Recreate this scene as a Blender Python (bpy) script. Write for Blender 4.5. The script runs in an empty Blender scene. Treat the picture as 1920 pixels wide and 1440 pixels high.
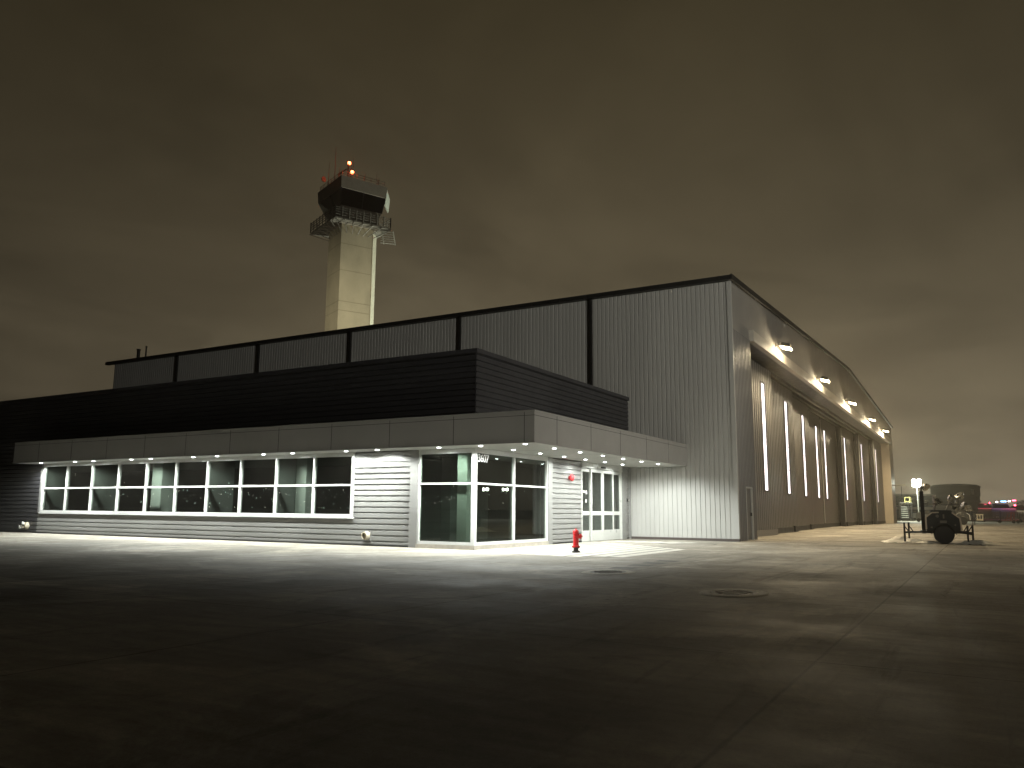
import bpy, math, random
from mathutils import Vector, Matrix
random.seed(7)
sc = bpy.context.scene
COL = sc.collection
PI = math.pi

# ------------------------------------------------------------------ helpers
def V(*a): return Vector(a)

class MB:
    """collects polygons, then links them as ONE mesh object"""
    def __init__(s): s.v = []; s.f = []
    def poly(s, pts):
        i = len(s.v); s.v += [tuple(p) for p in pts]; s.f.append(tuple(range(i, i + len(pts)))); return s
    def box(s, x0, y0, z0, x1, y1, z1):
        x0, x1 = min(x0, x1), max(x0, x1); y0, y1 = min(y0, y1), max(y0, y1); z0, z1 = min(z0, z1), max(z0, z1)
        i = len(s.v)
        s.v += [(x0,y0,z0),(x1,y0,z0),(x1,y1,z0),(x0,y1,z0),(x0,y0,z1),(x1,y0,z1),(x1,y1,z1),(x0,y1,z1)]
        for q in ((0,3,2,1),(4,5,6,7),(0,1,5,4),(1,2,6,5),(2,3,7,6),(3,0,4,7)): s.f.append(tuple(i+k for k in q))
        return s
    def bar(s, a, b, w, h=None):
        """square bar between two points"""
        a = Vector(a); b = Vector(b); h = h or w
        d = (b - a).normalized(); up = V(0,0,1) if abs(d.z) < .9 else V(0,1,0)
        x = d.cross(up).normalized() * w/2; y = x.normalized().cross(d).normalized() * h/2
        i = len(s.v)
        for p in (a, b): s.v += [tuple(p-x-y), tuple(p+x-y), tuple(p+x+y), tuple(p-x+y)]
        for q in ((3,2,1,0),(4,5,6,7),(0,1,5,4),(1,2,6,5),(2,3,7,6),(3,0,4,7)): s.f.append(tuple(i+k for k in q))
        return s
    def lathe(s, prof, n=20, c=(0,0,0), axis='z', cap=True):
        """prof = (radius, height) pairs along axis"""
        i = len(s.v); c = Vector(c)
        for r, h in prof:
            for k in range(n):
                a = 2*PI*k/n; u, w = r*math.cos(a), r*math.sin(a)
                p = {'z': V(u,w,h), 'y': V(u,h,w), 'x': V(h,u,w)}[axis]
                s.v.append(tuple(c+p))
        for j in range(len(prof)-1):
            for k in range(n):
                k2 = (k+1) % n
                s.f.append((i+j*n+k, i+j*n+k2, i+(j+1)*n+k2, i+(j+1)*n+k))
        if cap:
            s.f.append(tuple(i+k for k in reversed(range(n))))
            s.f.append(tuple(i+(len(prof)-1)*n+k for k in range(n)))
        return s
    def tube(s, pts, r, n=8):
        pts = [Vector(p) for p in pts]; i = len(s.v)
        for j, p in enumerate(pts):
            d = (pts[min(j+1, len(pts)-1)] - pts[max(j-1, 0)]).normalized()
            up = V(0,0,1) if abs(d.z) < .9 else V(0,1,0)
            x = d.cross(up).normalized(); y = x.cross(d).normalized()
            rr = r[j] if isinstance(r, (list, tuple)) else r
            for k in range(n):
                a = 2*PI*k/n; s.v.append(tuple(p + x*math.cos(a)*rr + y*math.sin(a)*rr))
        for j in range(len(pts)-1):
            for k in range(n):
                k2 = (k+1) % n; s.f.append((i+j*n+k, i+j*n+k2, i+(j+1)*n+k2, i+(j+1)*n+k))
        s.f.append(tuple(i+k for k in reversed(range(n)))); s.f.append(tuple(i+(len(pts)-1)*n+k for k in range(n)))
        return s
    def loft(s, rings, cap=True):
        i = len(s.v); n = len(rings[0])
        for r in rings: s.v += [tuple(p) for p in r]
        for j in range(len(rings)-1):
            for k in range(n):
                k2 = (k+1) % n; s.f.append((i+j*n+k, i+j*n+k2, i+(j+1)*n+k2, i+(j+1)*n+k))
        if cap:
            s.f.append(tuple(i+k for k in reversed(range(n)))); s.f.append(tuple(i+(len(rings)-1)*n+k for k in range(n)))
        return s
    def prism(s, poly, a, b, axis='z'):
        """extrude a 2-D outline along an axis"""
        f = {'z': lambda p,h: (p[0],p[1],h), 'y': lambda p,h: (p[0],h,p[1]), 'x': lambda p,h: (h,p[0],p[1])}[axis]
        return s.loft([[f(p,a) for p in poly], [f(p,b) for p in poly]])
    def clad(s, O, E_, P, N, e0, e1, s0, s1, per, prof):
        """ribbed sheet: profile (pos, depth) repeats along P, extruded along E_"""
        O, E_, P, N = map(Vector, (O, E_, P, N))
        def depth(t):
            u = (t % per)
            for (a, d), (b, g) in zip(prof, prof[1:]):
                if a <= u <= b + 1e-9: return d + (g-d)*((u-a)/(b-a) if b > a else 1)
            return prof[-1][1]
        br = [(s0, depth(s0 + 1e-6))]
        k = math.floor(s0/per)
        while k*per < s1:
            for a, d in prof:
                t = k*per + a
                if s0 + 1e-6 < t < s1 - 1e-6: br.append((t, d))
            k += 1
        br.append((s1, depth(s1 - 1e-6)))
        i = len(s.v)
        for t, d in br:
            for e in (e0, e1): s.v.append(tuple(O + E_*e + P*t + N*d))
        for j in range(len(br)-1):
            s.f.append((i+2*j, i+2*j+1, i+2*j+3, i+2*j+2))
        return s
    def build(s, name, mat, parent=None, world=True, bevel=0, smooth=False):
        me = bpy.data.meshes.new(name); me.from_pydata(s.v, [], s.f); me.materials.append(mat)
        import bmesh
        bm = bmesh.new(); bm.from_mesh(me); bmesh.ops.recalc_face_normals(bm, faces=bm.faces[:])
        if bevel:
            bmesh.ops.remove_doubles(bm, verts=bm.verts[:], dist=1e-5)
            bmesh.ops.bevel(bm, geom=bm.edges[:], offset=bevel, segments=2, affect='EDGES', clamp_overlap=True)
        bm.to_mesh(me); bm.free()
        if smooth:
            for p in me.polygons: p.use_smooth = True
            try: me.set_sharp_from_angle(angle=math.radians(40))
            except Exception: pass
        o = bpy.data.objects.new(name, me); COL.objects.link(o)
        if parent is not None:
            o.parent = parent
            if world and parent.type == 'EMPTY': o.location = -parent.location
        return o

def build_each(name, mat, mbs, parent=None, **k):
    """one object per collected piece"""
    return [m.build(name, mat, parent, **k) for m in mbs]
def tag(o, label=None, cat=None, group=None, kind=None):
    for k, v in (('label', label), ('category', cat), ('group', group), ('kind', kind)):
        if v: o[k] = v
    return o
def thing(name, loc, label, cat, group=None, rz=0):
    o = bpy.data.objects.new(name, None); o.location = loc; o.rotation_euler = (0,0,rz); o.empty_display_size = .3
    COL.objects.link(o); return tag(o, label, cat, group)
def copy_tree(o, parent=None):
    c = o.copy(); COL.objects.link(c)
    if parent is not None: c.parent = parent
    for ch in list(o.children): copy_tree(ch, c)
    return c

# ------------------------------------------------------------------ materials
def N(t, kind, x=0, y=0, **kw):
    n = t.nodes.new(kind); n.location = (x, y)
    for k, v in kw.items():
        if k in n.inputs.keys() if hasattr(n.inputs, 'keys') else False: n.inputs[k].default_value = v
        else: setattr(n, k, v)
    return n
def math_(t, op, a, b=None, clamp=False):
    n = t.nodes.new('ShaderNodeMath'); n.operation = op; n.use_clamp = clamp
    for i, x in enumerate((a, b)):
        if x is None: continue
        if isinstance(x, (int, float)): n.inputs[i].default_value = x
        else: t.links.new(x, n.inputs[i])
    return n.outputs[0]
def mixc(t, f, a, b, mode='MIX'):
    n = t.nodes.new('ShaderNodeMix'); n.data_type = 'RGBA'; n.blend_type = mode
    for s_, x in ((n.inputs[0], f), (n.inputs[6], a), (n.inputs[7], b)):
        if isinstance(x, (int, float)): s_.default_value = x
        elif isinstance(x, tuple): s_.default_value = x if len(x) == 4 else (*x, 1)
        else: t.links.new(x, s_)
    return n.outputs[2]
def noise(t, vec, scale, detail=4, rough=.55, dist=0):
    n = t.nodes.new('ShaderNodeTexNoise'); n.inputs['Scale'].default_value = scale
    n.inputs['Detail'].default_value = detail; n.inputs['Roughness'].default_value = rough; n.inputs['Distortion'].default_value = dist
    t.links.new(vec, n.inputs['Vector']); return n.outputs[0]
def maprange(t, v, a, b, c, d, clamp=True):
    n = t.nodes.new('ShaderNodeMapRange'); n.clamp = clamp; t.links.new(v, n.inputs[0])
    for i, x in enumerate((a, b, c, d)): n.inputs[i+1].default_value = x
    return n.outputs[0]
def scaled(t, vec, sx, sy, sz):
    n = t.nodes.new('ShaderNodeMapping'); n.inputs['Scale'].default_value = (sx, sy, sz); t.links.new(vec, n.inputs['Vector']); return n.outputs[0]

def mat(name, col, rough=.5, metal=0., var=.12, scale=1.3, stretch=(1,1,1), rvar=.08, bump=0., bscale=40., coat=0., spec=.5):
    m = bpy.data.materials.new(name); m.use_nodes = True; t = m.node_tree
    b = t.nodes['Principled BSDF']; b.inputs['Metallic'].default_value = metal
    b.inputs['Specular IOR Level'].default_value = spec
    if coat: b.inputs['Coat Weight'].default_value = coat
    tc = t.nodes.new('ShaderNodeTexCoord'); vec = scaled(t, tc.outputs['Object'], *stretch)
    n1 = noise(t, vec, scale, 6, .6); f = maprange(t, n1, .3, .7, 1-var, 1+var)
    mul = t.nodes.new('ShaderNodeVectorMath'); mul.operation = 'SCALE'; mul.inputs[0].default_value = col; t.links.new(f, mul.inputs['Scale'])
    t.links.new(mul.outputs[0], b.inputs['Base Color'])
    n2 = noise(t, vec, scale*3.1, 4); t.links.new(maprange(t, n2, .3, .7, max(.02, rough-rvar), min(1, rough+rvar)), b.inputs['Roughness'])
    if bump:
        bn = t.nodes.new('ShaderNodeBump'); bn.inputs['Strength'].default_value = bump; bn.inputs['Distance'].default_value = .01
        t.links.new(noise(t, tc.outputs['Object'], bscale, 3), bn.inputs['Height']); t.links.new(bn.outputs[0], b.inputs['Normal'])
    return m
def emit(name, col, strength, base=(.8,.8,.8)):
    m = bpy.data.materials.new(name); m.use_nodes = True; b = m.node_tree.nodes['Principled BSDF']
    b.inputs['Base Color'].default_value = (*base, 1); b.inputs['Roughness'].default_value = .4
    b.inputs['Emission Color'].default_value = (*col, 1); b.inputs['Emission Strength'].default_value = strength
    try: m.cycles.emission_sampling = 'NONE'
    except Exception: pass
    return m
def glass(name, tint, f0=.05, extra=0.):
    m = bpy.data.materials.new(name); m.use_nodes = True; t = m.node_tree; t.nodes.clear()
    out = t.nodes.new('ShaderNodeOutputMaterial'); tr = t.nodes.new('ShaderNodeBsdfTransparent'); tr.inputs[0].default_value = (*tint, 1)
    gl = t.nodes.new('ShaderNodeBsdfGlossy'); gl.inputs['Roughness'].default_value = .0; gl.inputs[0].default_value = (.9,.95,.92,1)
    g = t.nodes.new('ShaderNodeNewGeometry'); d = t.nodes.new('ShaderNodeVectorMath'); d.operation = 'DOT_PRODUCT'
    t.links.new(g.outputs['Normal'], d.inputs[0]); t.links.new(g.outputs['Incoming'], d.inputs[1])
    c = math_(t, 'SUBTRACT', 1, math_(t, 'ABSOLUTE', d.outputs['Value']), True)
    f = math_(t, 'ADD', f0, math_(t, 'MULTIPLY', math_(t, 'POWER', c, 5), 1-f0))
    mx = t.nodes.new('ShaderNodeMixShader'); t.links.new(f, mx.inputs[0]); t.links.new(tr.outputs[0], mx.inputs[1]); t.links.new(gl.outputs[0], mx.inputs[2])
    t.links.new(mx.outputs[0], out.inputs[0]); return m

SILVER   = mat('silver cladding', (.24,.24,.232), .42, .0, .07, .9, (.3,1,3))
CHARCOAL = mat('charcoal cladding', (.046,.046,.051), .45, .0, .15, .9, (.3,1,3))
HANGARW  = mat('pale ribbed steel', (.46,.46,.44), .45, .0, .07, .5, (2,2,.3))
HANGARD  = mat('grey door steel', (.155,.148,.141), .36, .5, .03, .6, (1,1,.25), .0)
GABLE    = mat('gable panel steel', (.28,.27,.255), .55, .0, .08, .4)
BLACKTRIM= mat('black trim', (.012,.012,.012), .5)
ROOF     = mat('dark roof sheet', (.05,.05,.05), .6)
FASCIA   = mat('grey composite panel', (.40,.392,.376), .5, 0, .05, .8)
SEAM     = mat('panel joint', (.03,.03,.03), .8)
SOFFIT   = mat('white soffit', (.84,.84,.80), .38, 0, .04, .5)
FRAME    = mat('white aluminium frame', (.74,.75,.73), .35, 0, .04)
DOORFR   = mat('silver door frame', (.66,.67,.64), .33, .15, .05)
KERB     = mat('pale plinth concrete', (.46,.42,.36), .8, 0, .15, 6, bump=.3)
GLASS    = glass('green tinted glass', (.655,.69,.663), .065)
LOBBYGL  = glass('lobby glass', (.60,.655,.615), .06)
DOORGL   = glass('door glass', (.66,.70,.68), .11)
CABGL    = mat('dark cab glass', (.004,.004,.006), .06, 0, .1, rvar=.02)
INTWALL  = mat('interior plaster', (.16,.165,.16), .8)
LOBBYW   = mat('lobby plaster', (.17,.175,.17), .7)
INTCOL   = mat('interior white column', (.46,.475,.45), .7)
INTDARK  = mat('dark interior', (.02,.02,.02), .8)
INTFLOOR = mat('interior floor', (.07,.068,.062), .35)
NUMBER   = emit('white vinyl numerals', (1,1,1), .0, (.9,.9,.9))
RED      = mat('red hydrant paint', (.62,.016,.020), .35, 0, .12, 8, coat=.3)
BELLRED  = mat('red bell paint', (.70,.05,.06), .4)
BLACKP   = mat('black paint', (.014,.014,.015), .45)
RUBBER   = mat('tyre rubber', (.012,.013,.014), .75, bump=.4)
CREAM    = mat('cream cast metal', (.62,.56,.43), .45, .2)
CONC_T   = mat('tower concrete', (.40,.355,.255), .85, 0, .16, .35, (1,1,.6), bump=.2)
CABWALL  = mat('tower cab panel', (.22,.19,.155), .6)
CABPALE  = mat('pale tower panel', (.55,.58,.50), .6)
STEELD   = mat('dark galvanised steel', (.20,.185,.16), .5, .2)
STEELP   = mat('pale galvanised steel', (.55,.55,.50), .45, .3)
LENS_C   = emit('cool downlight lens', (.93,1,.98), 40)
LENS_W   = emit('warm flood lens', (1,.80,.48), 60)
LENS_F   = emit('white flood lens', (.95,1,.85), 90)
LENS_R   = emit('red beacon lens', (1,.13,.04), 12)
LENS_R2  = emit('red flasher lens', (1,.04,.09), 22)
LENS_B   = emit('blue flasher lens', (.12,.42,1), 9)
LENS_P   = emit('white flasher lens', (1,.9,.92), 8)
SLIT     = emit('lit translucent panel', (1,.88,.90), 2.4)
EXITG    = emit('green exit panel', (.05,.55,.2), .12, (.02,.2,.08))
CITY     = emit('city lamp', (1,.93,.78), 9)
CITYT    = emit('teal city lamp', (.75,1,.85), 9)
MACH     = mat('dark machine paint', (.026,.031,.033), .4, .0, .2, 6, rvar=.15)
BEIGE    = mat('beige trim paint', (.55,.47,.37), .5)
CHROME   = mat('lamp reflector metal', (.75,.74,.68), .25, .9)
SHEET    = mat('white plastic sheet', (.82,.79,.70), .55, 0, .12, 5)
WHITEP   = mat('white vehicle paint', (.75,.75,.71), .4, 0, .05)
YELLOWP  = mat('yellow rail paint', (.62,.56,.22), .5)
REDRUST  = mat('faded red paint', (.30,.07,.06), .6)
NAVY     = mat('blue grey wall', (.10,.12,.16), .7)
ROUNDW   = mat('dark band wall', (.055,.055,.058), .7)
FENCEM   = mat('brown fence slats', (.13,.095,.085), .8)
BARK     = mat('bark', (.06,.045,.03), .9)
LEAF     = mat('night foliage', (.05,.06,.03), .8)
IRON     = mat('cast iron', (.022,.020,.018), .6, .1, .3, 20, bump=.6, bscale=60)
COLLAR   = mat('pale concrete collar', (.75,.71,.62), .85, 0, .12, 9)
PAINTW   = mat('worn white paint', (.56,.54,.48), .7, 0, .2, 2.5)
PALELINE   = mat('pale apron line', (.62,.54,.40), .7, 0, .3, 1.5)
DARKPAT  = mat('dark pavement patch', (.055,.05,.043), .7, 0, .25, 5)

def concrete():
    m = bpy.data.materials.new('apron concrete'); m.use_nodes = True; t = m.node_tree; b = t.nodes['Principled BSDF']
    tc = t.nodes.new('ShaderNodeTexCoord'); P = tc.outputs['Object']
    sep = t.nodes.new('ShaderNodeSeparateXYZ'); t.links.new(P, sep.inputs[0])
    def cell(o, off, per):
        u = math_(t, 'DIVIDE', math_(t, 'SUBTRACT', o, off), per)
        fl = math_(t, 'FLOOR', u); fr = math_(t, 'SUBTRACT', u, fl)
        e = math_(t, 'MULTIPLY', math_(t, 'MINIMUM', fr, math_(t, 'SUBTRACT', 1, fr)), per)
        return fl, e
    fx, ex = cell(sep.outputs[0], -1.26, 4.86); fy, ey = cell(sep.outputs[1], 7.05, 4.86)
    cmb = t.nodes.new('ShaderNodeCombineXYZ'); t.links.new(fx, cmb.inputs[0]); t.links.new(fy, cmb.inputs[1])
    wn = t.nodes.new('ShaderNodeTexWhiteNoise'); wn.noise_dimensions = '2D'; t.links.new(cmb.outputs[0], wn.inputs['Vector'])
    slab = maprange(t, wn.outputs['Value'], 0, 1, .84, 1.14)
    joint = maprange(t, math_(t, 'MINIMUM', ex, ey), .006, .022, .45, 1)
    big = maprange(t, noise(t, P, .22, 6, .62, .6), .32, .70, .58, 1.34)
    patch = maprange(t, noise(t, scaled(t, P, .55, .9, 1), .55, 5, .6, 1.0), .52, .64, 1.0, 1.45)
    streak = maprange(t, noise(t, scaled(t, P, .5, 5, 1), 1.1, 5, .65), .3, .7, .78, 1.22)
    fine = maprange(t, noise(t, P, 34, 3, .7), .3, .7, .84, 1.16)
    spots = maprange(t, noise(t, P, 2.3, 4, .6), .64, .74, 1.0, .72)
    worn = maprange(t, noise(t, scaled(t, P, .8, .55, 1), .38, 8, .68, 1.6), .53, .57, 1.0, 1.36)
    scuff = maprange(t, noise(t, scaled(t, P, 2.2, .16, 1), 1.4, 6, .7, .4), .56, .64, 1.0, .70)
    grain = maprange(t, noise(t, P, 130, 2, .8), .3, .7, .74, 1.26)
    mid = maprange(t, noise(t, P, 6, 5, .7), .3, .7, .82, 1.18)
    vo = t.nodes.new('ShaderNodeTexVoronoi'); vo.feature = 'DISTANCE_TO_EDGE'; vo.inputs['Scale'].default_value = .16
    wv = t.nodes.new('ShaderNodeVectorMath'); wv.operation = 'ADD'
    nn = t.nodes.new('ShaderNodeTexNoise'); nn.inputs['Scale'].default_value = .9; nn.inputs['Detail'].default_value = 6; t.links.new(P, nn.inputs['Vector'])
    sc_ = t.nodes.new('ShaderNodeVectorMath'); sc_.operation = 'SCALE'; sc_.inputs['Scale'].default_value = 1.2; t.links.new(nn.outputs['Color'], sc_.inputs[0])
    t.links.new(P, wv.inputs[0]); t.links.new(sc_.outputs[0], wv.inputs[1]); t.links.new(wv.outputs[0], vo.inputs['Vector'])
    gate = maprange(t, noise(t, P, .12, 2), .50, .56, 0, 1)
    crack = math_(t, 'SUBTRACT', 1, math_(t, 'MULTIPLY', gate, maprange(t, vo.outputs['Distance'], .0008, .0022, .45, 0)))
    f = slab
    for g in (joint, big, patch, streak, fine, spots, worn, scuff, grain, mid, crack): f = math_(t, 'MULTIPLY', f, g)
    mul = t.nodes.new('ShaderNodeVectorMath'); mul.operation = 'SCALE'; mul.inputs[0].default_value = (.282,.261,.219); t.links.new(f, mul.inputs['Scale'])
    t.links.new(mul.outputs[0], b.inputs['Base Color'])
    b.inputs['Specular IOR Level'].default_value = .16
    t.links.new(maprange(t, noise(t, P, .5, 5, .6), .3, .7, .62, .88), b.inputs['Roughness'])
    bn = t.nodes.new('ShaderNodeBump'); bn.inputs['Strength'].default_value = .25; bn.inputs['Distance'].default_value = .006
    t.links.new(math_(t, 'ADD', noise(t, P, 55, 3), math_(t, 'MULTIPLY', joint, 2)), bn.inputs['Height']); t.links.new(bn.outputs[0], b.inputs['Normal'])
    return m
CONCRETE = concrete()

def spot(name, loc, aim, watts, col, cone, blend=.5, size=.06, parent=None):
    l = bpy.data.lights.new(name, 'SPOT'); l.energy = watts; l.color = col; l.spot_size = math.radians(cone); l.spot_blend = blend; l.shadow_soft_size = size
    o = bpy.data.objects.new(name, l); COL.objects.link(o); o.location = loc
    o.rotation_euler = (Vector(aim) - Vector(loc)).to_track_quat('-Z', 'Y').to_euler(); return o
def point(name, loc, watts, col, size=.1):
    l = bpy.data.lights.new(name, 'POINT'); l.energy = watts; l.color = col; l.shadow_soft_size = size
    o = bpy.data.objects.new(name, l); COL.objects.link(o); o.location = loc; return o

# ------------------------------------------------------------------ ground
g = MB()
g.poly([(-900,-500,0),(900,-500,0),(900,1500,0),(-900,1500,0)])
tag(g.build('ground', CONCRETE), kind='structure', label='bare concrete apron with slab joints and stains')

# ------------------------------------------------------------------ office building
YO, XO, ZS = 20.25, -13.15, 3.03            # front plane, right plane, soffit height
ZP = 6.10                                    # parapet
XL = -62.0                                   # left end, out of the picture
YH, XH = 32.56, -8.53                        # hangar side plane / door plane
ZF = 3.89                                    # canopy top
office = thing('office_building', (-30, 26, 0), 'low charcoal and silver ribbed office with a lit canopy and ribbon window', 'building')
HP = [(0,0),(.122,0),(.142,-.038),(.170,-.038),(.18,0)]; PER = .18
# silver ribbed wall (front and door side)
w = MB()
xr0, xr1 = -36.0, -17.89                     # ribbon window
xp0, xp1 = -15.55, -15.24                    # trim post left of the corner glazing
xc0, xc1 = -36.15, xp0
def front(mb, x0, x1, z0, z1): mb.clad((0,YO,0), (1,0,0), (0,0,1), (0,-1,0), x0, x1, z0, z1, PER, HP)
def side(mb, y0, y1, z0, z1): mb.clad((XO,0,0), (0,1,0), (0,0,1), (1,0,0), y0, y1, z0, z1, PER, HP)
front(w, xc0, xr0, .06, .86); front(w, xr0, xr1, .06, .86); front(w, xr1, xc1, .06, ZS)
w.build('wall', SILVER, office)
for a_, b_ in ((25.25,27.70),(32.06,YH-.03)): w = MB(); side(w, a_, b_, .06, ZS); w.build('wall', SILVER, office)
# charcoal ribbed wall: left end and the whole upper storey
w = MB()
front(w, XL, xc0, .06, ZP-.14); front(w, xc0, XO, ZS+.02, ZP-.14)
side(w, YO, YH-.03, ZS+.02, ZP-.14)
ow = w.build('upper_wall', CHARCOAL, office); ow['label'] = 'charcoal ribbed upper wall'
w = MB(); w.box(XL, YO-.06, ZP-.14, XO+.06, YO+.18, ZP); w.box(XO-.18, YO+.18, ZP-.14, XO+.06, YH-.03, ZP); w.build('parapet_cap', CHARCOAL, office)
w = MB(); w.box(XL, YO+.18, ZP-.5, XO-.18, YH-.03, ZP-.35); w.box(XL, YO+.3, .0, XL+.2, YH-.03, ZP-.5); w.build('roof', ROOF, office)
# plinth / base flashing
w = MB(); w.box(XL, YO-.012, 0, xp0, YO+.12, .06); w.box(XO-.12, 25.25, 0, XO+.012, 27.70, .06); w.box(XO-.12, 32.06, 0, XO+.012, YH-.03, .06); w.build('base_flashing', BLACKTRIM, office)
# corner reveal strip at the colour change and window jamb trim
w = MB(); w.box(-36.15, YO-.03, .90, xr0-.002, YO+.05, ZS); w.build('wall_trim', SILVER, office)
build_each('trim_post', SILVER, [MB().box(xp0, YO-.05, .0, xp1, YO+.1, ZS), MB().box(XO-.1, 24.92, 0, XO+.05, 25.25, ZS),
    MB().box(XO-.1, 31.64, 0, XO+.05, 32.06, ZS), MB().box(XO-.03, YH-.13, 0, XO+.07, YH-.035, ZS)], office, bevel=.006)
# ---- ribbon window
FW = .06
f = MB()
zb, zt, zm = .95, 2.90, 1.955
f.box(xr0, YO-.03, zb-.03, xr1, YO+.10, zb+.05); f.box(xr0, YO-.03, zt, xr1, YO+.10, ZS)
n = 10; bw = (xr1-xr0)/n
for i in range(n+1):
    x = xr0 + bw*i; hw = .04 if 0 < i < n else .06
    x0 = x if i == 0 else (x-2*hw if i == n else x-hw); f.box(x0, YO-.028, zb+.05, x0+2*hw, YO+.098, zt)
f.box(xr0+.12, YO-.026, zm-.035, xr1-.12, YO+.096, zm+.035)
rw = f.build('ribbon_window', FRAME, office, bevel=.004)
s_ = MB(); s_.box(xr0-.04, YO-.045, .86, xr1+.04, YO+.08, .918); s_.build('sill', FRAME, rw)
p = MB()
for i in range(n):
    a = xr0 + bw*i; p.box(a, YO+.04, zb, a+bw, YO+.048, zt)
p.build('glass', GLASS, rw)
# ---- corner window
f = MB()
cz0, cz1, cm = .13, 2.885, 1.965
xw0, xw1, yw1 = xp1, XO, 24.92
f.box(xw0, YO-.03, .125, XO-.10, YO+.08, .215); f.box(xw0, YO-.03, cz1, XO-.10, YO+.08, ZS)
f.box(xw0, YO-.028, .215, xw0+.07, YO+.078, cz1); f.box(xw0+.07, YO-.026, cm-.03, XO-.10, YO+.076, cm+.03)
f.box(XO-.10, YO-.032, .125, XO+.032, YO+.10, ZS)                         # corner post
f.box(XO-.08, YO+.10, .125, XO+.03, yw1, .215); f.box(XO-.08, YO+.10, cz1, XO+.03, yw1, ZS)
f.box(XO-.078, YO+.10, cm-.03, XO+.026, yw1-.06, cm+.03)
f.box(XO-.079, 22.58, .215, XO+.028, 22.645, cm-.03); f.box(XO-.079, 22.58, cm+.03, XO+.028, 22.645, cz1); f.box(XO-.079, yw1-.06, .215, XO+.028, yw1, cz1)
cw = f.build('corner_window', FRAME, office, bevel=.004)
p = MB(); p.box(xw0+.02, YO+.02, .18, XO-.06, YO+.028, cz1+.03); p.box(XO-.048, YO+.06, .18, XO-.04, yw1-.02, cz1+.03)
p.build('glass', LOBBYGL, cw)
k = MB(); k.box(xw0-.02, YO-.06, 0, XO+.06, YO+.12, .125); k.box(XO-.12, YO+.12, 0, XO+.06, yw1, .125); k.build('plinth', KERB, office)
# street number
cu = bpy.data.curves.new('street_number', 'FONT'); cu.body = '3607'; cu.size = .42; cu.extrude = .002
cu.space_character = .92; cu.offset = .006
tmp = bpy.data.objects.new('tmp_number', cu); COL.objects.link(tmp)
bpy.context.view_layer.update()
me = bpy.data.meshes.new_from_object(tmp.evaluated_get(bpy.context.evaluated_depsgraph_get())); bpy.data.objects.remove(tmp)
me.materials.clear(); me.materials.append(NUMBER)
num = bpy.data.objects.new('street_number', me); COL.objects.link(num); num.parent = cw
num.matrix_local = Matrix.Translation((XO-.034, 20.46, 2.63)) @ Matrix(((0,0,1,0),(.80,0,0,0),(0,.80,0,0),(0,0,0,1)))
# ---- entrance: header, sidelights, two sliding leaves
e = MB(); e.box(XO-.10, 27.70, 2.80, XO+.06, 31.64, ZS); e.build('door_header', DOORFR, office, bevel=.004)
build_each('door_jamb', DOORFR, [MB().box(XO-.06, 27.70, 0, XO+.02, 27.76, 2.80), MB().box(XO-.06, 31.56, 0, XO+.02, 31.64, 2.80)], office)
def leaf(name, y0, y1, dx, parent, stile=.11):
    m = MB(); x0, x1 = XO-.05+dx, XO+dx
    m.box(x0, y0, .015, x1, y0+stile, 2.78); m.box(x0, y1-stile, .015, x1, y1, 2.78)
    a, b = y0+stile, y1-stile
    m.box(x0, a, .015, x1, b, .42); m.box(x0, a, 1.00, x1, b, 1.15); m.box(x0, a, 2.66, x1, b, 2.78)
    o = m.build(name, DOORFR, parent, bevel=.004)
    q = MB(); q.box(x0+.02, a-.02, .40, x0+.026, b+.02, 2.68); q.build('glass', DOORGL, o); return o
l0 = leaf('sidelight', 27.76, 28.55, -.02, office, .07)
leaf('sliding_door', 28.47, 29.58, .05, office); leaf('sliding_door', 29.585, 30.70, .05, office)
leaf('sidelight', 30.60, 31.56, -.02, office, .07)
build_each('door_sticker', FRAME, [MB().box(XO-.020, 27.86, 1.86, XO-.016, 28.10, 1.93), MB().box(XO-.020, 28.14, 1.80, XO-.016, 28.24, 1.95), MB().box(XO-.020, 28.10, 1.48, XO-.016, 28.20, 1.60)], l0)
q = MB(); q.box(XO+.06, 29.40, 2.845, XO+.13, 29.78, 2.915); q.build('motion_sensor', BLACKP, office, bevel=.015)
# ---- canopy with fascia panels
cx0, cx1, cy0 = -36.70, -10.57, 19.27
c = MB()
c.box(cx0, cy0, ZS+.012, cx1, YO-.045, ZF); c.box(XO+.045, YO-.045, ZS+.012, cx1, YH-.04, ZF)
canopy = c.build('canopy', FASCIA, office)
c = MB()
c.box(cx0, cy0-.02, ZF, cx1+.02, cy0+.10, ZF+.05); c.box(cx1-.10, cy0+.10, ZF, cx1+.02, YH-.04, ZF+.05)
c.box(cx0-.02, cy0-.02, ZS, cx1+.02, cy0, ZS+.03); c.box(cx1, cy0, ZS, cx1+.02, YH-.04, ZS+.03)
c.build('edge_trim', FASCIA, canopy)
c = MB()
for x in [-10.89-2.39*i for i in range(11)]: c.box(x-.008, cy0-.004, ZS+.03, x+.008, cy0+.01, ZF)
for y in (20.64, 23.0, 25.39, 27.88, 30.28): c.box(cx1-.01, y-.008, ZS+.03, cx1+.004, y+.008, ZF)
c.box(cx0, cy0-.003, ZF-.10, cx1, cy0+.01, ZF-.088); c.box(cx1-.01, cy0, ZF-.10, cx1+.003, YH-.04, ZF-.088)
c.build('panel_joint', SEAM, canopy)
c = MB(); c.box(cx0, cy0, ZS, cx1, YO-.045, ZS+.012); c.box(XO+.045, YO-.045, ZS, cx1, YH-.04, ZS+.012)
sf = c.build('soffit', SOFFIT, canopy)
for y in (21.9, 24.3, 26.0, 29.4): MB().box(XO+.06, y-.006, ZS-.002, cx1-.02, y+.006, ZS+.002).build('soffit_joint', FASCIA, canopy)
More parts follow.
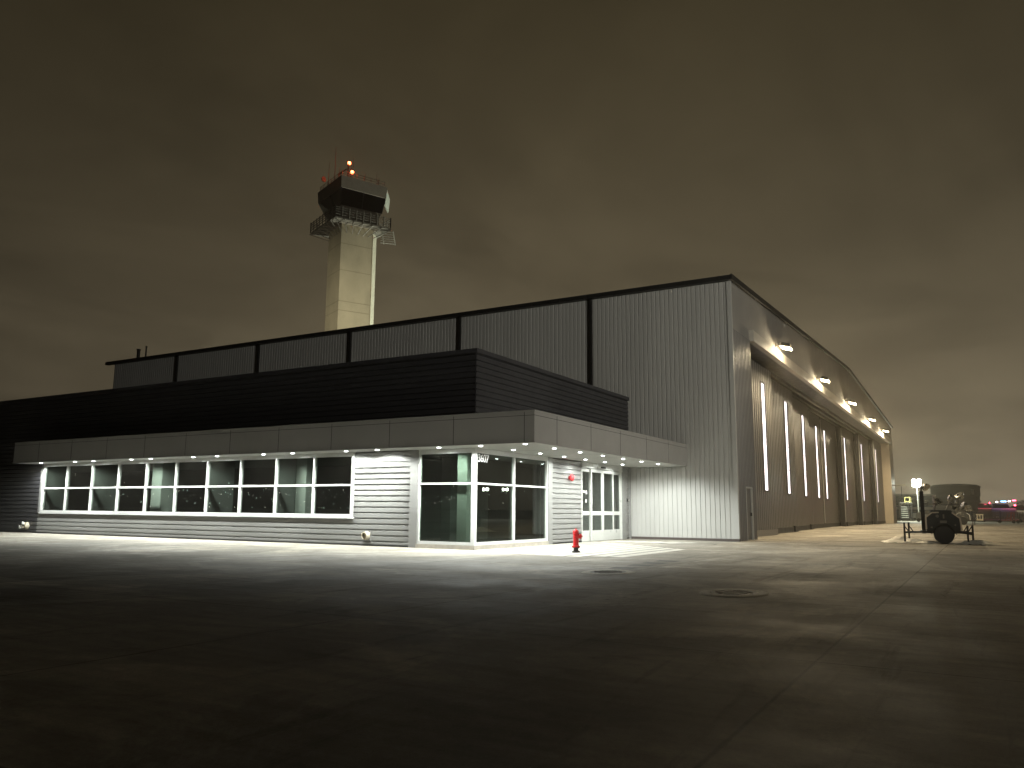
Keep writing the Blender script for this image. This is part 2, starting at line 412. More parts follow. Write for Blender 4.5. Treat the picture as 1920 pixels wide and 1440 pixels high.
for x in [-13.2-3.1*i for i in range(8)]: MB().box(x-.006, cy0+.02, ZS-.002, x+.006, YO-.06, ZS+.002).build('soffit_joint', FASCIA, canopy)
def dl(x, y):
    m = MB(); m.lathe([(.050,ZS-.012),(.060,ZS-.004),(.060,ZS+.004)], 24, (x,y,0)); o = m.build('downlight', LENS_C, canopy)
    return o
outer = [(-11.07, 19.64+1.80*i) for i in range(7)]
inner = [(-12.50, 21.44+1.755*i) for i in range(6)]
frontl = [(x, 19.70) for x in (-12.6,-14.1,-16.5,-17.8,-20.2,-21.6,-24.0,-25.3,-27.8,-29.0,-31.5,-32.8,-35.3)]
for i, (x, y) in enumerate(outer + inner + frontl):
    dl(x, y)
    spot('downlight_beam', (x, y, ZS-.03), (x, y, 0), 400 if i < 7 else (170 if i < 13 else 700), (.96,1,.95), 165, .42, .07)
# ---- interior seen through the glass
for k_ in (0,1,3):
    x = xr0 + 2*bw*k_; MB().box(x-.12, YO+.13, .1, x+.02, YO+1.25, ZS).build('partition', INTWALL, office)
x = xr0+2*bw*4; MB().box(x-.14, YO+.13, .1, x, YO+.95, ZS).build('partition', INTWALL, office)
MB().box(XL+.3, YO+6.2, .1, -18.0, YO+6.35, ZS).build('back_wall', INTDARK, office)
build_each('column', INTCOL, [MB().box(-29.25, YO+.62, .1, -28.62, YO+1.25, ZS), MB().box(xr0+8*bw+.02, YO+.95, .1, xr0+8*bw+.52, YO+1.4, ZS), MB().box(-13.86, YO+.13, .13, -13.52, YO+.60, ZS)], office)
MB().box(XL+.3, YO+.14, .03, XO-.14, YH-.3, .10).build('interior_floor', INTFLOOR, office)
MB().box(XL+.3, YO+.14, ZS, XO-.14, YH-.3, ZS+.08).build('ceiling', INTWALL, office)
build_each('lobby_wall', LOBBYW, [MB().box(-17.9, YO+1.6, .1, -17.75, YH-.4, ZS), MB().box(-17.75, 25.6, .1, -14.9, 25.72, ZS), MB().box(-15.2, 27.9, .1, -15.05, 31.5, ZS), MB().box(-16.6, 23.4, .1, -16.2, 23.8, ZS)], office)
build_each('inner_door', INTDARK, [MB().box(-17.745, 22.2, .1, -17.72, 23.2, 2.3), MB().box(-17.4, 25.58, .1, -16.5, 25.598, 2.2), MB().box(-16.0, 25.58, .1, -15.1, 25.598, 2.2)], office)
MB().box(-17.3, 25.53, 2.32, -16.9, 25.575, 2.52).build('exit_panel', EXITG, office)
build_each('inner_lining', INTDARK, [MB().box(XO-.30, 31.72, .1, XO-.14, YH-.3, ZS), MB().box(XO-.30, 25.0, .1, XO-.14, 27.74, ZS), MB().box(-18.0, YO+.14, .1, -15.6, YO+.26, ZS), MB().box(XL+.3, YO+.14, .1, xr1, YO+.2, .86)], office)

# ---- wall fittings
fb = thing('fire_bell', (XO+.0, 26.67, 2.37), 'round red fire bell on the silver ribbed wall left of the glass entrance doors', 'fire bell')
m = MB(); m.box(0, -.06, -.06, .07, .06, .06); m.build('back_box', BELLRED, fb, world=False)
m = MB(); m.lathe([(.115,.07),(.13,.09),(.128,.12),(.10,.16),(.05,.185),(.012,.19)], 28, axis='x'); m.build('gong', BELLRED, fb, world=False, smooth=True)
cr = thing('card_reader', (XO, 32.24, 1.62), 'small black card reader on the narrow ribbed strip right of the entrance doors', 'card reader')
m = MB(); m.box(0, -.07, -.12, .012, .15, .12); m.build('back_plate', SILVER, cr, world=False)
m = MB(); m.box(.012, -.06, -.055, .05, .05, .075); m.build('reader_body', BLACKP, cr, world=False, bevel=.01)
m = MB(); m.lathe([(.028,0),(.028,.03),(.02,.05)], 14, (.012,.10,.01), 'x'); m.build('push_button', STEELP, cr, world=False)
vt = thing('wall_vent', (-17.24, YO, .33), 'round cream vent hood low on the silver wall right of the ribbon window', 'wall vent')
m = MB(); m.box(-.15,-.03,-.17,.15,.03,.17); m.build('mounting_plate', SILVER, vt, world=False, bevel=.01)
m = MB(); m.lathe([(.135,-.03),(.135,-.10),(.12,-.17),(.095,-.18),(.085,-.10)], 26, axis='y', cap=False); m.build('hood', CREAM, vt, world=False, smooth=True)
m = MB(); m.loft([[(-.05,-.09,-.095),(.03,-.09,-.1),(.05,-.13,.09),(-.03,-.13,.095)], [(-.05,-.10,-.095),(.03,-.10,-.1),(.05,-.14,.09),(-.03,-.14,.095)]]); m.build('flap', BEIGE, vt, world=False)
vt = thing('hose_inlet', (-36.85, YO, .32), 'cream twin capped hose inlet low on the charcoal wall left of the ribbon window', 'hose inlet')
m = MB(); m.lathe([(.17,-.02),(.17,-.05),(.10,-.12),(.09,-.16)], 26, axis='y'); m.build('wall_flange', CREAM, vt, world=False, smooth=True)
for sx, sz in ((.07,.09),(-.13,-.06)):
    m = MB(); m.tube([(sx*.3,-.10,sz*.3),(sx*.8,-.16,sz*.8),(sx,-.24,sz)], [.06,.075,.075], 18); o = m.build('inlet', CREAM, vt, world=False, smooth=True)
    m = MB(); m.lathe([(.088,-.24),(.088,-.28),(.05,-.30)], 18, (sx,0,sz), 'y'); m.build('cap', WHITEP, o, world=False, smooth=True)

# ------------------------------------------------------------------ hangar
YE = 100.9; YR = 66.9; ZE, ZR = 10.80, 12.28
XW = -50.6
hangar = thing('hangar', (-29, 66, 0), 'big pale ribbed steel hangar with tall sliding doors behind the office', 'hangar')
VP = [(0,0),(.146,0),(.160,-.028),(.188,-.028),(.20,0)]
w = MB()
w.clad((0,YH,0), (0,0,1), (1,0,0), (0,-1,0), .10, ZE, XW, XH, .20, VP)
w.build('side_wall', HANGARW, hangar)
w = MB(); w.box(XH-.14, YH-.045, .10, XH+.045, YH+.10, ZE); w.build('corner_trim', HANGARW, hangar, bevel=.006)
w = MB(); w.box(XW, YH-.03, 0, XH+.04, YH+.1, .10); w.build('base_trim', mat('dark base trim', (.07,.055,.05), .7), hangar)
# gable above the doors, with the pier ribs below it
w = MB(); zt_ = 8.75
w.prism([(YH+.10,zt_),(YE,zt_),(YE,ZE),(YR,ZR),(YH+.10,ZE)], XH-.12, XH, 'x'); w.build('gable_wall', GABLE, hangar)
Y1, Y2 = 35.62, 97.1
GP = [(0,0),(.10,0),(.14,.045),(.20,.045),(.24,0)]
w = MB(); w.clad((XH,0,0), (0,0,1), (0,1,0), (1,0,0), .0, 8.75, YH+.10, 33.78, .24, GP); w.clad((XH,0,0), (0,0,1), (0,1,0), (1,0,0), 2.2, 8.75, 33.78, 34.84, .24, GP)
w.clad((XH,0,0), (0,0,1), (0,1,0), (1,0,0), 0, 8.75, 34.84, Y1, .24, GP)
w.box(XH-.12, Y1-.02, 0, XH+.01, Y1, 8.75); w.box(-11.2, Y1-.10, 0, XH-.12, Y1, 8.75)
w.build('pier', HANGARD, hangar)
w = MB(); w.box(-11.3, Y2, 0, XH, YE, 8.75); o = w.build('pier', mat('beige pier steel', (.50,.435,.34), .55, 0, .06), hangar)
# personnel door in the pier
d = MB(); d.box(XH-.06, 33.83, .03, XH-.02, 34.79, 2.15); dd = d.build('personnel_door', HANGARD, hangar)
d = MB(); d.box(XH-.03, 33.77, 0, XH+.06, 33.83, 2.2); d.box(XH-.03, 34.79, 0, XH+.06, 34.85, 2.2); d.box(XH-.03, 33.83, 2.15, XH+.06, 34.79, 2.21); d.build('frame', HANGARW, dd)
d = MB(); d.box(XH-.02, 34.66, 1.0, XH+.04, 34.72, 1.14); d.build('handle', BLACKP, dd)
# header beam and recess
w = MB(); w.box(XH-.02, Y1-.1, 8.72, XH+.20, Y2+.2, 9.22); w.build('header_beam', mat('pale header steel', (.52,.49,.43), .5), hangar, bevel=.01)
w = MB(); w.box(-11.6, Y1-.1, 8.75, XH-.12, Y2+.1, 8.85)
for x in (-9.55,-10.0,-10.45,-10.9): w.box(x-.06, Y1, 8.55, x+.06, Y2, 8.75)
w.build('door_track', BLACKTRIM, hangar)
# roof, rake trim, gutter, downspouts
w = MB()
w.loft([[(XW-.6,YH-.25,ZE+.02),(XW-.6,YR,ZR+.03),(XW-.6,YE+.25,ZE+.02),(XW-.6,YE+.25,ZE+.16),(XW-.6,YR,ZR+.17),(XW-.6,YH-.25,ZE+.16)],
        [(XH+.12,YH-.25,ZE+.02),(XH+.12,YR,ZR+.03),(XH+.12,YE+.25,ZE+.02),(XH+.12,YE+.25,ZE+.16),(XH+.12,YR,ZR+.17),(XH+.12,YH-.25,ZE+.16)]])
w.build('roof', ROOF, hangar)
w = MB()
w.loft([[(XH+.12,YH-.3,ZE-.06),(XH+.17,YH-.3,ZE-.06),(XH+.17,YH-.3,ZE+.18),(XH+.12,YH-.3,ZE+.18)],
        [(XH+.12,YR,ZR-.05),(XH+.17,YR,ZR-.05),(XH+.17,YR,ZR+.19),(XH+.12,YR,ZR+.19)],
        [(XH+.12,YE+.3,ZE-.06),(XH+.17,YE+.3,ZE-.06),(XH+.17,YE+.3,ZE+.18),(XH+.12,YE+.3,ZE+.18)]])
w.build('rake_trim', BLACKTRIM, hangar)
w = MB(); w.box(XW-.65, YH-.30, ZE-.05, XH+.12, YH-.045, ZE+.13)
x = XW-.3
while x < XH: w.box(x-.02, YH-.315, ZE-.055, x+.02, YH-.05, ZE+.15); x += 1.5
w.build('gutter', BLACKTRIM, hangar)
for x in (-43.9,-36.5,-29.35,-22.1,-14.88):
    w = MB(); w.box(x-.055, YH-.14, .1, x+.055, YH-.035, ZE-.05); w.build('downspout', BLACKTRIM, hangar)
w = MB(); w.box(XW, YH+.1, 0, XW+.15, YE, ZE); w.box(XW+.15, YE-.15, 0, -11.3, YE, ZE); w.build('rear_wall', HANGARW, hangar)
for x, h, r in ((-48.55,.62,.11),(-47.75,.75,.05)):
    w = MB(); w.lathe([(r,ZE+.1),(r,ZE+.2+h),(r*1.25,ZE+.2+h),(r*1.25,ZE+.28+h)], 12, (x,YH+.3,0)); w.build('vent_pipe', BLACKTRIM, hangar)
w = MB(); w.tube([(XH,YE-.3,4.25),(-7.6,YE-.3,4.25)], .06); w.box(-7.75,YE-.42,4.17,-7.35,YE-.18,4.33); w.build('lamp_arm', STEELP, hangar)
# eight sliding leaves on four tracks, each with its lit slit window
TX = [-9.36,-9.80,-10.25,-10.70]
LW = (Y2-Y1)/8
DP = [(0,0),(.22,0),(.27,-.06),(.35,-.06),(.40,0)]
for i in range(8):
    j = i if i < 4 else 7-i
    x = TX[j]; y0 = Y1 + LW*i - (0 if i == 0 else .25); y1 = Y1 + LW*(i+1) + (0 if i == 7 else .25)
    cyw = (Y1+LW*(i+1)-1.87) if i < 4 else (Y1+LW*i+1.87)
    a, b = cyw-.42, cyw+.42; zw0, zw1 = 2.24, 7.72
    m = MB(); E_ = (0,0,1); P_ = (0,1,0); Nn = (1,0,0); O = (x,0,0)
    for (s0, s1, e0, e1) in ((y0,a,.30,8.6),(b,y1,.30,8.6),(a,b,.30,zw0),(a,b,zw1,8.6)): m.clad(O, E_, P_, Nn, e0, e1, s0, s1, .40, DP)
    m.box(x-.34, y0, .12, x-.035, y0+.03, 8.6); m.box(x-.34, y1-.03, .12, x-.035, y1, 8.6); m.box(x-.34, y0, .12, x-.30, y1, 8.6)
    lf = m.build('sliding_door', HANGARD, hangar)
    m = MB()
    for s0, s1, e0, e1 in ((a-.05,a,zw0-.06,zw1+.06),(b,b+.05,zw0-.06,zw1+.06),(a,b,zw0-.06,zw0),(a,b,zw1,zw1+.06)): m.box(x-.05, s0, e0, x+.03, s1, e1)
    wf = m.build('window_frame', BLACKTRIM, lf)
    m = MB(); h = (zw1-zw0)/4
    for q in range(4): m.box(x-.035, a, zw0+h*q+.012, x-.03, b, zw0+h*(q+1)-.012)
    m.build('window', SLIT, lf)
    if i >= 4: MB().box(x-.345, y0-.02, .12, x+.016, y0+.42, 8.58).build('edge_shade', BLACKTRIM, lf)  # black strip paints the overlap shade onto leaf edge and end face
    if i >= 4: MB().box(x+.017, y0+.20, .35, x+.05, y0+.25, 8.4).build('edge_angle', HANGARW, lf)
    m = MB(); m.box(x-.35, y0, .0, x+.012, y1, .30); m.build('bottom_rail', BLACKTRIM if i != 0 else HANGARD, lf)
    for yy in (y0+1.0, y1-1.0) if i in (1,2,5,6) else ():
        MB().box(x-.30, yy-.30, .02, x+.10, yy+.30, .36).build('wheel_box', BLACKTRIM, lf, bevel=.03)
# five floodlights over the doors
words = ['nearest bright floodlight over the hangar doors, beside the near corner', 'second floodlight from the near corner over the hangar doors',
         'middle one of five floodlights over the hangar doors', 'fourth floodlight from the near corner over the hangar doors',
         'farthest floodlight over the hangar doors, smallest in view']
fl0 = None
for i, y in enumerate((41.0,52.6,64.8,77.4,88.9)):
    if fl0 is None:
        fl = thing('floodlight', (XH, y, 9.42), words[i], 'floodlight', 'floodlights over the hangar doors')
        m = MB(); m.tube([(0,0,.1),(.30,0,.12),(.42,0,.02)], .03); m.box(-.005,-.12,-.02,.03,.12,.22); m.build('bracket', STEELD, fl, world=False)
        m = MB(); m.loft([[(.26,-.34,.04),(.76,-.34,-.10),(.76,.34,-.10),(.26,.34,.04)], [(.36,-.22,.22),(.74,-.22,.10),(.74,.22,.10),(.36,.22,.22)]]); hs = m.build('housing', STEELD, fl, world=False)
        m = MB(); m.loft([[(.28,-.31,.02),(.74,-.31,-.115),(.74,.31,-.115),(.28,.31,.02)], [(.29,-.29,-.06),(.72,-.29,-.19),(.72,.29,-.19),(.29,.29,-.06)]]); m.build('lens', LENS_W, hs, world=False)
        fl0 = fl
    else:
        fl = copy_tree(fl0); fl.location = (XH, y, 9.42); fl['label'] = words[i]
    spot('flood_beam', (XH+.54, y, 9.18), (XH+5.5, y, 0), 2550, (1,.80,.50), 171, .43, .12)
    point('flood_glow', (XH+.80, y, 9.08), 300, (1,.82,.54), .08)

# ------------------------------------------------------------------ control tower
TB = V(-74.46, 82.0, 0)
R_ = V(.740, .672, 0); T_ = V(.672, -.740, 0)          # across the view, towards the viewer
tower = thing('control_tower', TB, 'tall concrete control tower with dark slanted cab windows and red beacons behind the hangar', 'control tower')
def tp(l, t, z): q = R_*l + T_*t; return (q.x, q.y, z)
def quadplan(nl, nt, rl, ll, ang):
    a = math.radians(ang); dr = rl-nl; dl_ = nl-ll
    rt = nt - dr*math.tan(a); lt = nt - dl_/math.tan(a)
    return [(ll,lt),(nl,nt),(rl,rt),(ll+rl-nl, lt+rt-nt)]
def ring(pl, z, k=1.): 
    cxm = sum(p[0] for p in pl)/4; cym = sum(p[1] for p in pl)/4
    return [tp(cxm+(p[0]-cxm)*k, cym+(p[1]-cym)*k, z) for p in pl]
sh = quadplan(-1.55, 2.4, 2.85, -3.35, 22)
m = MB(); m.loft([ring(sh, 0), ring(sh, 30, 1.0), ring(sh, 40.2, 1.0)]); shaft = m.build('shaft', CONC_T, tower, world=False)
m = MB()
for z in (27.9, 29.2, 33.6, 37.4): m.loft([ring(sh, z-.03, 1.004), ring(sh, z+.03, 1.004)])
m.build('form_joint', mat('concrete joint', (.22,.19,.13), .9), shaft, world=False)
rr = sh[2]; bb = sh[3]
m = MB(); m.loft([[tp(rr[0]-.02,rr[1]+.04,z), tp(rr[0]+.48,rr[1]-.75,z), tp(rr[0]+.3,rr[1]-1.3,z), tp(rr[0]-.3,rr[1]-1.2,z)] for z in (0, 39.6)]); m.build('corner_pilaster', mat('lit pilaster concrete', (.55,.53,.42), .8), tower, world=False)  # paler concrete puts the light from the right into the colour
# cab
low = quadplan(-1.75, 3.1, 3.5, -3.7, 22); sill = quadplan(-1.72, 3.2, 3.9, -3.4, 22); top = quadplan(-1.80, 4.1, 4.45, -5.1, 25)
m = MB(); m.loft([ring(low, 40.2), ring(low, 41.9, 1.02), ring(sill, 42.6)]); m.build('cab_base', CABWALL, tower, world=False)
m = MB(); m.loft([ring(sill, 42.6, .99), ring(top, 44.9, .97)]); cabg = m.build('cab_window', CABGL, tower, world=False)
m = MB()
for i in range(4):
    a0 = Vector(ring(sill,42.6)[i]); a1 = Vector(ring(top,44.9,.98)[i]); m.bar(a0, a1, .10)
    b0 = Vector(ring(sill,42.6)[(i+1)%4]); b1 = Vector(ring(top,44.9,.98)[(i+1)%4]); m.bar((a0+b0)/2, (a1+b1)/2, .09)
m.build('mullion', BLACKP, cabg, world=False)
m = MB(); m.loft([ring(top,44.85,1.0), ring(top,46.5,1.03)]); m.build('cab_roof', CABWALL, tower, world=False)
# pale side panel on the right of the cab
m = MB(); r0 = top[2]
m.loft([[tp(r0[0]+.05,r0[1]-.1,46.4), tp(r0[0]+.6,r0[1]-1.4,45.3), tp(r0[0]+.45,r0[1]-1.4,43.3), tp(r0[0]-.1,r0[1]-.1,44.0)],
        [tp(r0[0]-.1,r0[1]-.3,46.4), tp(r0[0]+.45,r0[1]-1.6,45.3), tp(r0[0]+.3,r0[1]-1.6,43.3), tp(r0[0]-.25,r0[1]-.3,44.0)]]); m.build('side_panel', CABPALE, tower, world=False)
m = MB(); l0_ = top[0]; s0_ = sill[0]
m.loft([[tp(s0_[0]-.1,s0_[1]+.2,43.1), tp(l0_[0]-.05,l0_[1]+.1,45.0), tp(s0_[0]+.3,s0_[1]+.5,40.6), tp(s0_[0]+.5,s0_[1]+.6,40.6)],
        [tp(s0_[0]-.1,s0_[1]-.1,43.1), tp(l0_[0]-.05,l0_[1]-.2,45.0), tp(s0_[0]+.3,s0_[1]+.1,40.6), tp(s0_[0]+.5,s0_[1]+.2,40.6)]]); m.build('side_panel', CABPALE, tower, world=False)
# walkway deck, railing, brackets
dk = quadplan(-2.45, 4.6, 5.2, -6.0, 24)
m = MB(); m.loft([ring(dk,40.25), ring(dk,40.45)]); deck = m.build('walkway', STEELD, tower, world=False)
m = MB()
rg = [Vector(p) for p in ring(dk,40.45)]
for i in range(4):
    a0, b0 = rg[i], rg[(i+1)%4]
    for zz in (.35,.7,1.05,1.35): m.bar(a0+V(0,0,zz), b0+V(0,0,zz), .075)
    for q in range(9):
        p0 = a0.lerp(b0, q/8); out = (p0 - Vector((0,0,40.75))); out.z = 0; out = out.normalized()
        m.bar(p0, p0+V(0,0,1.55), .10)
m.build('railing', STEELD, deck, world=False)
for i, (mt_, nbr, rng) in enumerate(((STEELD, 7, (0,1)), (STEELD, 7, (1,2)), (STEELP, 7, (2,3)))):  # right-hand set in pale steel, its lit look put into the colour
    m = MB(); a0, b0 = Vector(ring(dk,40.2,1.02)[rng[0]]), Vector(ring(dk,40.2,1.02)[rng[1]]); a1, b1 = Vector(ring(sh,39.9)[rng[0]]), Vector(ring(sh,39.9)[rng[1]])
    for q in range(nbr):
        t_ = q/(nbr-1); o0 = a0.lerp(b0,t_); i0 = a1.lerp(b1,t_)
        m.bar(i0+V(0,0,.3), o0, .10); m.bar(i0-V(0,0,.9), o0, .08)
    m.build('bracket', mt_, deck, world=False)
m = MB(); xs = ring(dk,40.2)[2]; xb = Vector(xs)
for q in range(6):
    z = -.1-.33*q; m.bar(xb+Vector(tp(-1.3,-.6,z)), xb+Vector(tp(.35+.1*q,-.8,z)), .09)
for q in (0,1.6): m.bar(xb+Vector(tp(-1.2+q,-.6,0)), xb+Vector(tp(-.8+q,-.8,-1.9)), .10)
m.build('lit_bracket', STEELP, tower, world=False)  # bars for the same brackets, their lit look put into pale steel
# roof railing, antennas, beacons
m = MB(); rt = [Vector(p) for p in ring(top,46.5,.95)]
for i in range(4):
    a0, b0 = rt[i], rt[(i+1)%4]
    for zz in (.45,.8): m.bar(a0+V(0,0,zz), b0+V(0,0,zz), .045)
    for q in range(6): p0 = a0.lerp(b0,q/6); m.bar(p0, p0+V(0,0,.85), .05)
m.build('roof_railing', STEELD, tower, world=False)
for l, t, h in ((-3.7,-.5,50.3),(-2.85,.2,52.4),(-2.2,.3,49.4),(-.3,.0,51.2),(1.4,-.6,49.2),(3.4,-.5,48.7),(3.1,-.6,49.3)):
    m = MB(); m.tube([tp(l,t,46.7), tp(l,t,48.2), tp(l,t,h)], [.06,.04,.02], 6); m.build('antenna', STEELD if h < 52 else REDRUST, tower, world=False)
m = MB(); m.tube([tp(-1.0,2.2,46.6), tp(-1.0,2.2,49.0)], .10, 8); m.tube([tp(-.6,2.0,46.6), tp(-.6,2.0,48.7)], .06, 8); m.bar(tp(-1.2,2.2,48.3), tp(-2.4,1.4,47.6), .10); m.build('beacon_mast', BLACKP, tower, world=False)
for l, t, z in ((-.88,2.2,49.2),(-.42,3.0,47.55)):
    m = MB(); m.lathe([(.05,z-.22),(.22,z-.16),(.25,z),(.2,z+.16),(.06,z+.22)], 14, tp(l,t,0)); m.build('beacon', LENS_R, tower, world=False, smooth=True)
    q = tp(l,t,z); point('beacon_glow', (TB.x+q[0]+T_.x*.4, TB.y+q[1]+T_.y*.4, z+.05), 110, (1,.13,.04), .2)
m = MB(); m.lathe([(.05,-.05),(.35,.12),(.42,.3)], 14, tp(-4.5,1.0,46.9), 'x'); m.build('dish', mat('pink lit dish', (.55,.40,.34), .5), tower, world=False)
# added spots, no fixtures built, that wash the tower
spot('tower_wash', (-52, 40, 12.8), (-74, 82, 22), 80000, (1,.92,.68), 46, 1, .5)
spot('tower_side_wash', (-52, 110, 6), (-71, 82, 34), 110000, (.95,1,.82), 40, .8, .5)

# ------------------------------------------------------------------ hydrant
hy = thing('fire_hydrant', (-10.10, 20.90, 0), 'red fire hydrant with a black foot standing on the striped pavement', 'fire hydrant', rz=math.radians(28))
m = MB(); m.lathe([(.115,.0),(.115,.025),(.075,.03),(.072,.13),(.11,.135),(.11,.15)], 22); m.build('foot', BLACKP, hy, world=False, smooth=True)
m = MB()
for k_ in range(8): a = 2*PI*k_/8; m.lathe([(.012,.025),(.012,.05)], 6, (.096*math.cos(a),.096*math.sin(a),0))
m.build('foot_bolt', IRON, hy, world=False)
m = MB(); m.lathe([(.118,.15),(.118,.185),(.084,.195),(.080,.22),(.078,.50),(.088,.51),(.088,.54),(.08,.55)], 26); m.build('barrel', RED, hy, world=False, smooth=True)
m = MB(); m.lathe([(.086,.55),(.088,.575),(.078,.61),(.055,.635),(.03,.645),(.026,.67),(.022,.675)], 26); m.build('bonnet', RED, hy, world=False, smooth=True)
m = MB(); m.lathe([(.06,.06),(.066,.11),(.075,.115),(.075,.16),(.03,.165),(.022,.19)], 20, (0,0,.455), 'x'); m.build('pumper_nozzle', RED, hy, world=False, smooth=True)
for s in (-1, 1):
    m = MB(); pr = [(.040,.06),(.042,.10),(.050,.105),(.050,.14),(.02,.145),(.016,.17)]
    m.lathe([(r, s*h) for r, h in pr], 18, (0,0,.45), 'y'); m.build('hose_nozzle', RED, hy, world=False, smooth=True)
m = MB(); m.tube([(.12,.02,.42),(.14,.03,.34),(.10,.02,.30),(.08,.0,.33)], .006, 6); m.build('cap_chain', IRON, hy, world=False)

# ------------------------------------------------------------------ pavement marks and covers
m = MB()
xs = [-12.80+.50*i for i in range(10)]
for i, x in enumerate(xs):
    z = .004; ya = 19.62 - .10*min(i,6) + (.0 if i < 8 else .5); yb = 28.2 - max(0,(x+12.2))*.85
    if i == 0: yb = 28.4
    m.poly([(x-.20,ya,z),(x+.20,ya+.02,z),(x+.20,min(yb-.3,YH-.2),z),(x-.20,yb+.1,z)])
m.build('hatch_marking', PAINTW)
m = MB()
for i, x in enumerate(xs[:-1]):
    x += .25; ya = 19.70 - .10*min(i,6) + (.0 if i < 8 else .5); yb = 27.7 - max(0,(x+12.2))*.85
    m.poly([(x-.045,ya,.0045),(x+.045,ya,.0045),(x+.045,yb,.0045),(x-.045,yb,.0045)])
m.build('hatch_gap', DARKPAT)['kind'] = 'structure'
bpy.data.objects['hatch_marking']['kind'] = 'structure'
m = MB()
for q in range(5):
    x0 = -12.9+.62*q; y0 = 28.9 + .05*q
    m.poly([(x0,y0,.004),(x0+.30,y0-.28,.004),(x0+1.0,y0+1.0,.004),(x0+.68,y0+1.25,.004)])
o = m.build('chevron_marking', PAINTW); o['kind'] = 'structure'
m = MB()
for k_ in range(40):
    a, b = 2*PI*k_/40, 2*PI*(k_+1)/40
    m.poly([(-9.4+1.05*math.cos(a),28.8+.9*math.sin(a),.004),(-9.4+1.05*math.cos(b),28.8+.9*math.sin(b),.004),(-9.4+.94*math.cos(b),28.8+.79*math.sin(b),.004),(-9.4+.94*math.cos(a),28.8+.79*math.sin(a),.004)])
o = m.build('ring_marking', DARKPAT); o['kind'] = 'structure'
m = MB()
for yc, xo in ((16.0,0),(17.0,0),(17.85,-.02),(18.78,-.04)):
    m.poly([(-6.86+xo,yc-.27,.004),(-6.36+xo,yc-.24,.004),(-6.34+xo,yc+.27,.004),(-6.88+xo,yc+.25,.004)])
o = m.build('dash_marking', DARKPAT); o['kind'] = 'structure'
m = MB()
for y, x0, x1, wd in ((53.5,-8.0,40,.20),(76.5,-8.2,60,.35),(40.6,-4.4,40,.12)): m.poly([(x0,y-wd,.004),(x1,y-wd-.4,.004),(x1,y+wd-.4,.004),(x0,y+wd,.004)])
o = m.build('apron_line', PALELINE); o['kind'] = 'structure'  # thin pale lines laid across the apron
def manhole(x, y, label, vis):
    t_ = thing('manhole_cover', (x,y,0), label, 'manhole cover', 'manhole covers in the apron')
    m = MB(); m.lathe([(.33,.012),(.44,.012),(.47,.002),(.33,.002)], 40, cap=False); m.build('collar', COLLAR, t_, world=False)
    m = MB(); m.lathe([(.315,.001),(.315,.012)], 36)
    for a in range(-4,5):
        for b in range(-4,5):
            if (a*a+b*b) < 17: m.box(a*.062-.018,b*.062-.018,.012,a*.062+.018,b*.062+.018,.020)
    m.build('lid', vis, t_, world=False); t_.scale = (1.05,1.4,1); return t_
manhole(-3.28, 12.15, 'dark iron manhole cover with a pale ring, the nearer of two', IRON)
manhole(-6.42, 14.72, 'pale dusty manhole cover near the dark dashes, the farther of two', mat('dusty iron', (.30,.28,.24), .75, .1, .2, 14))

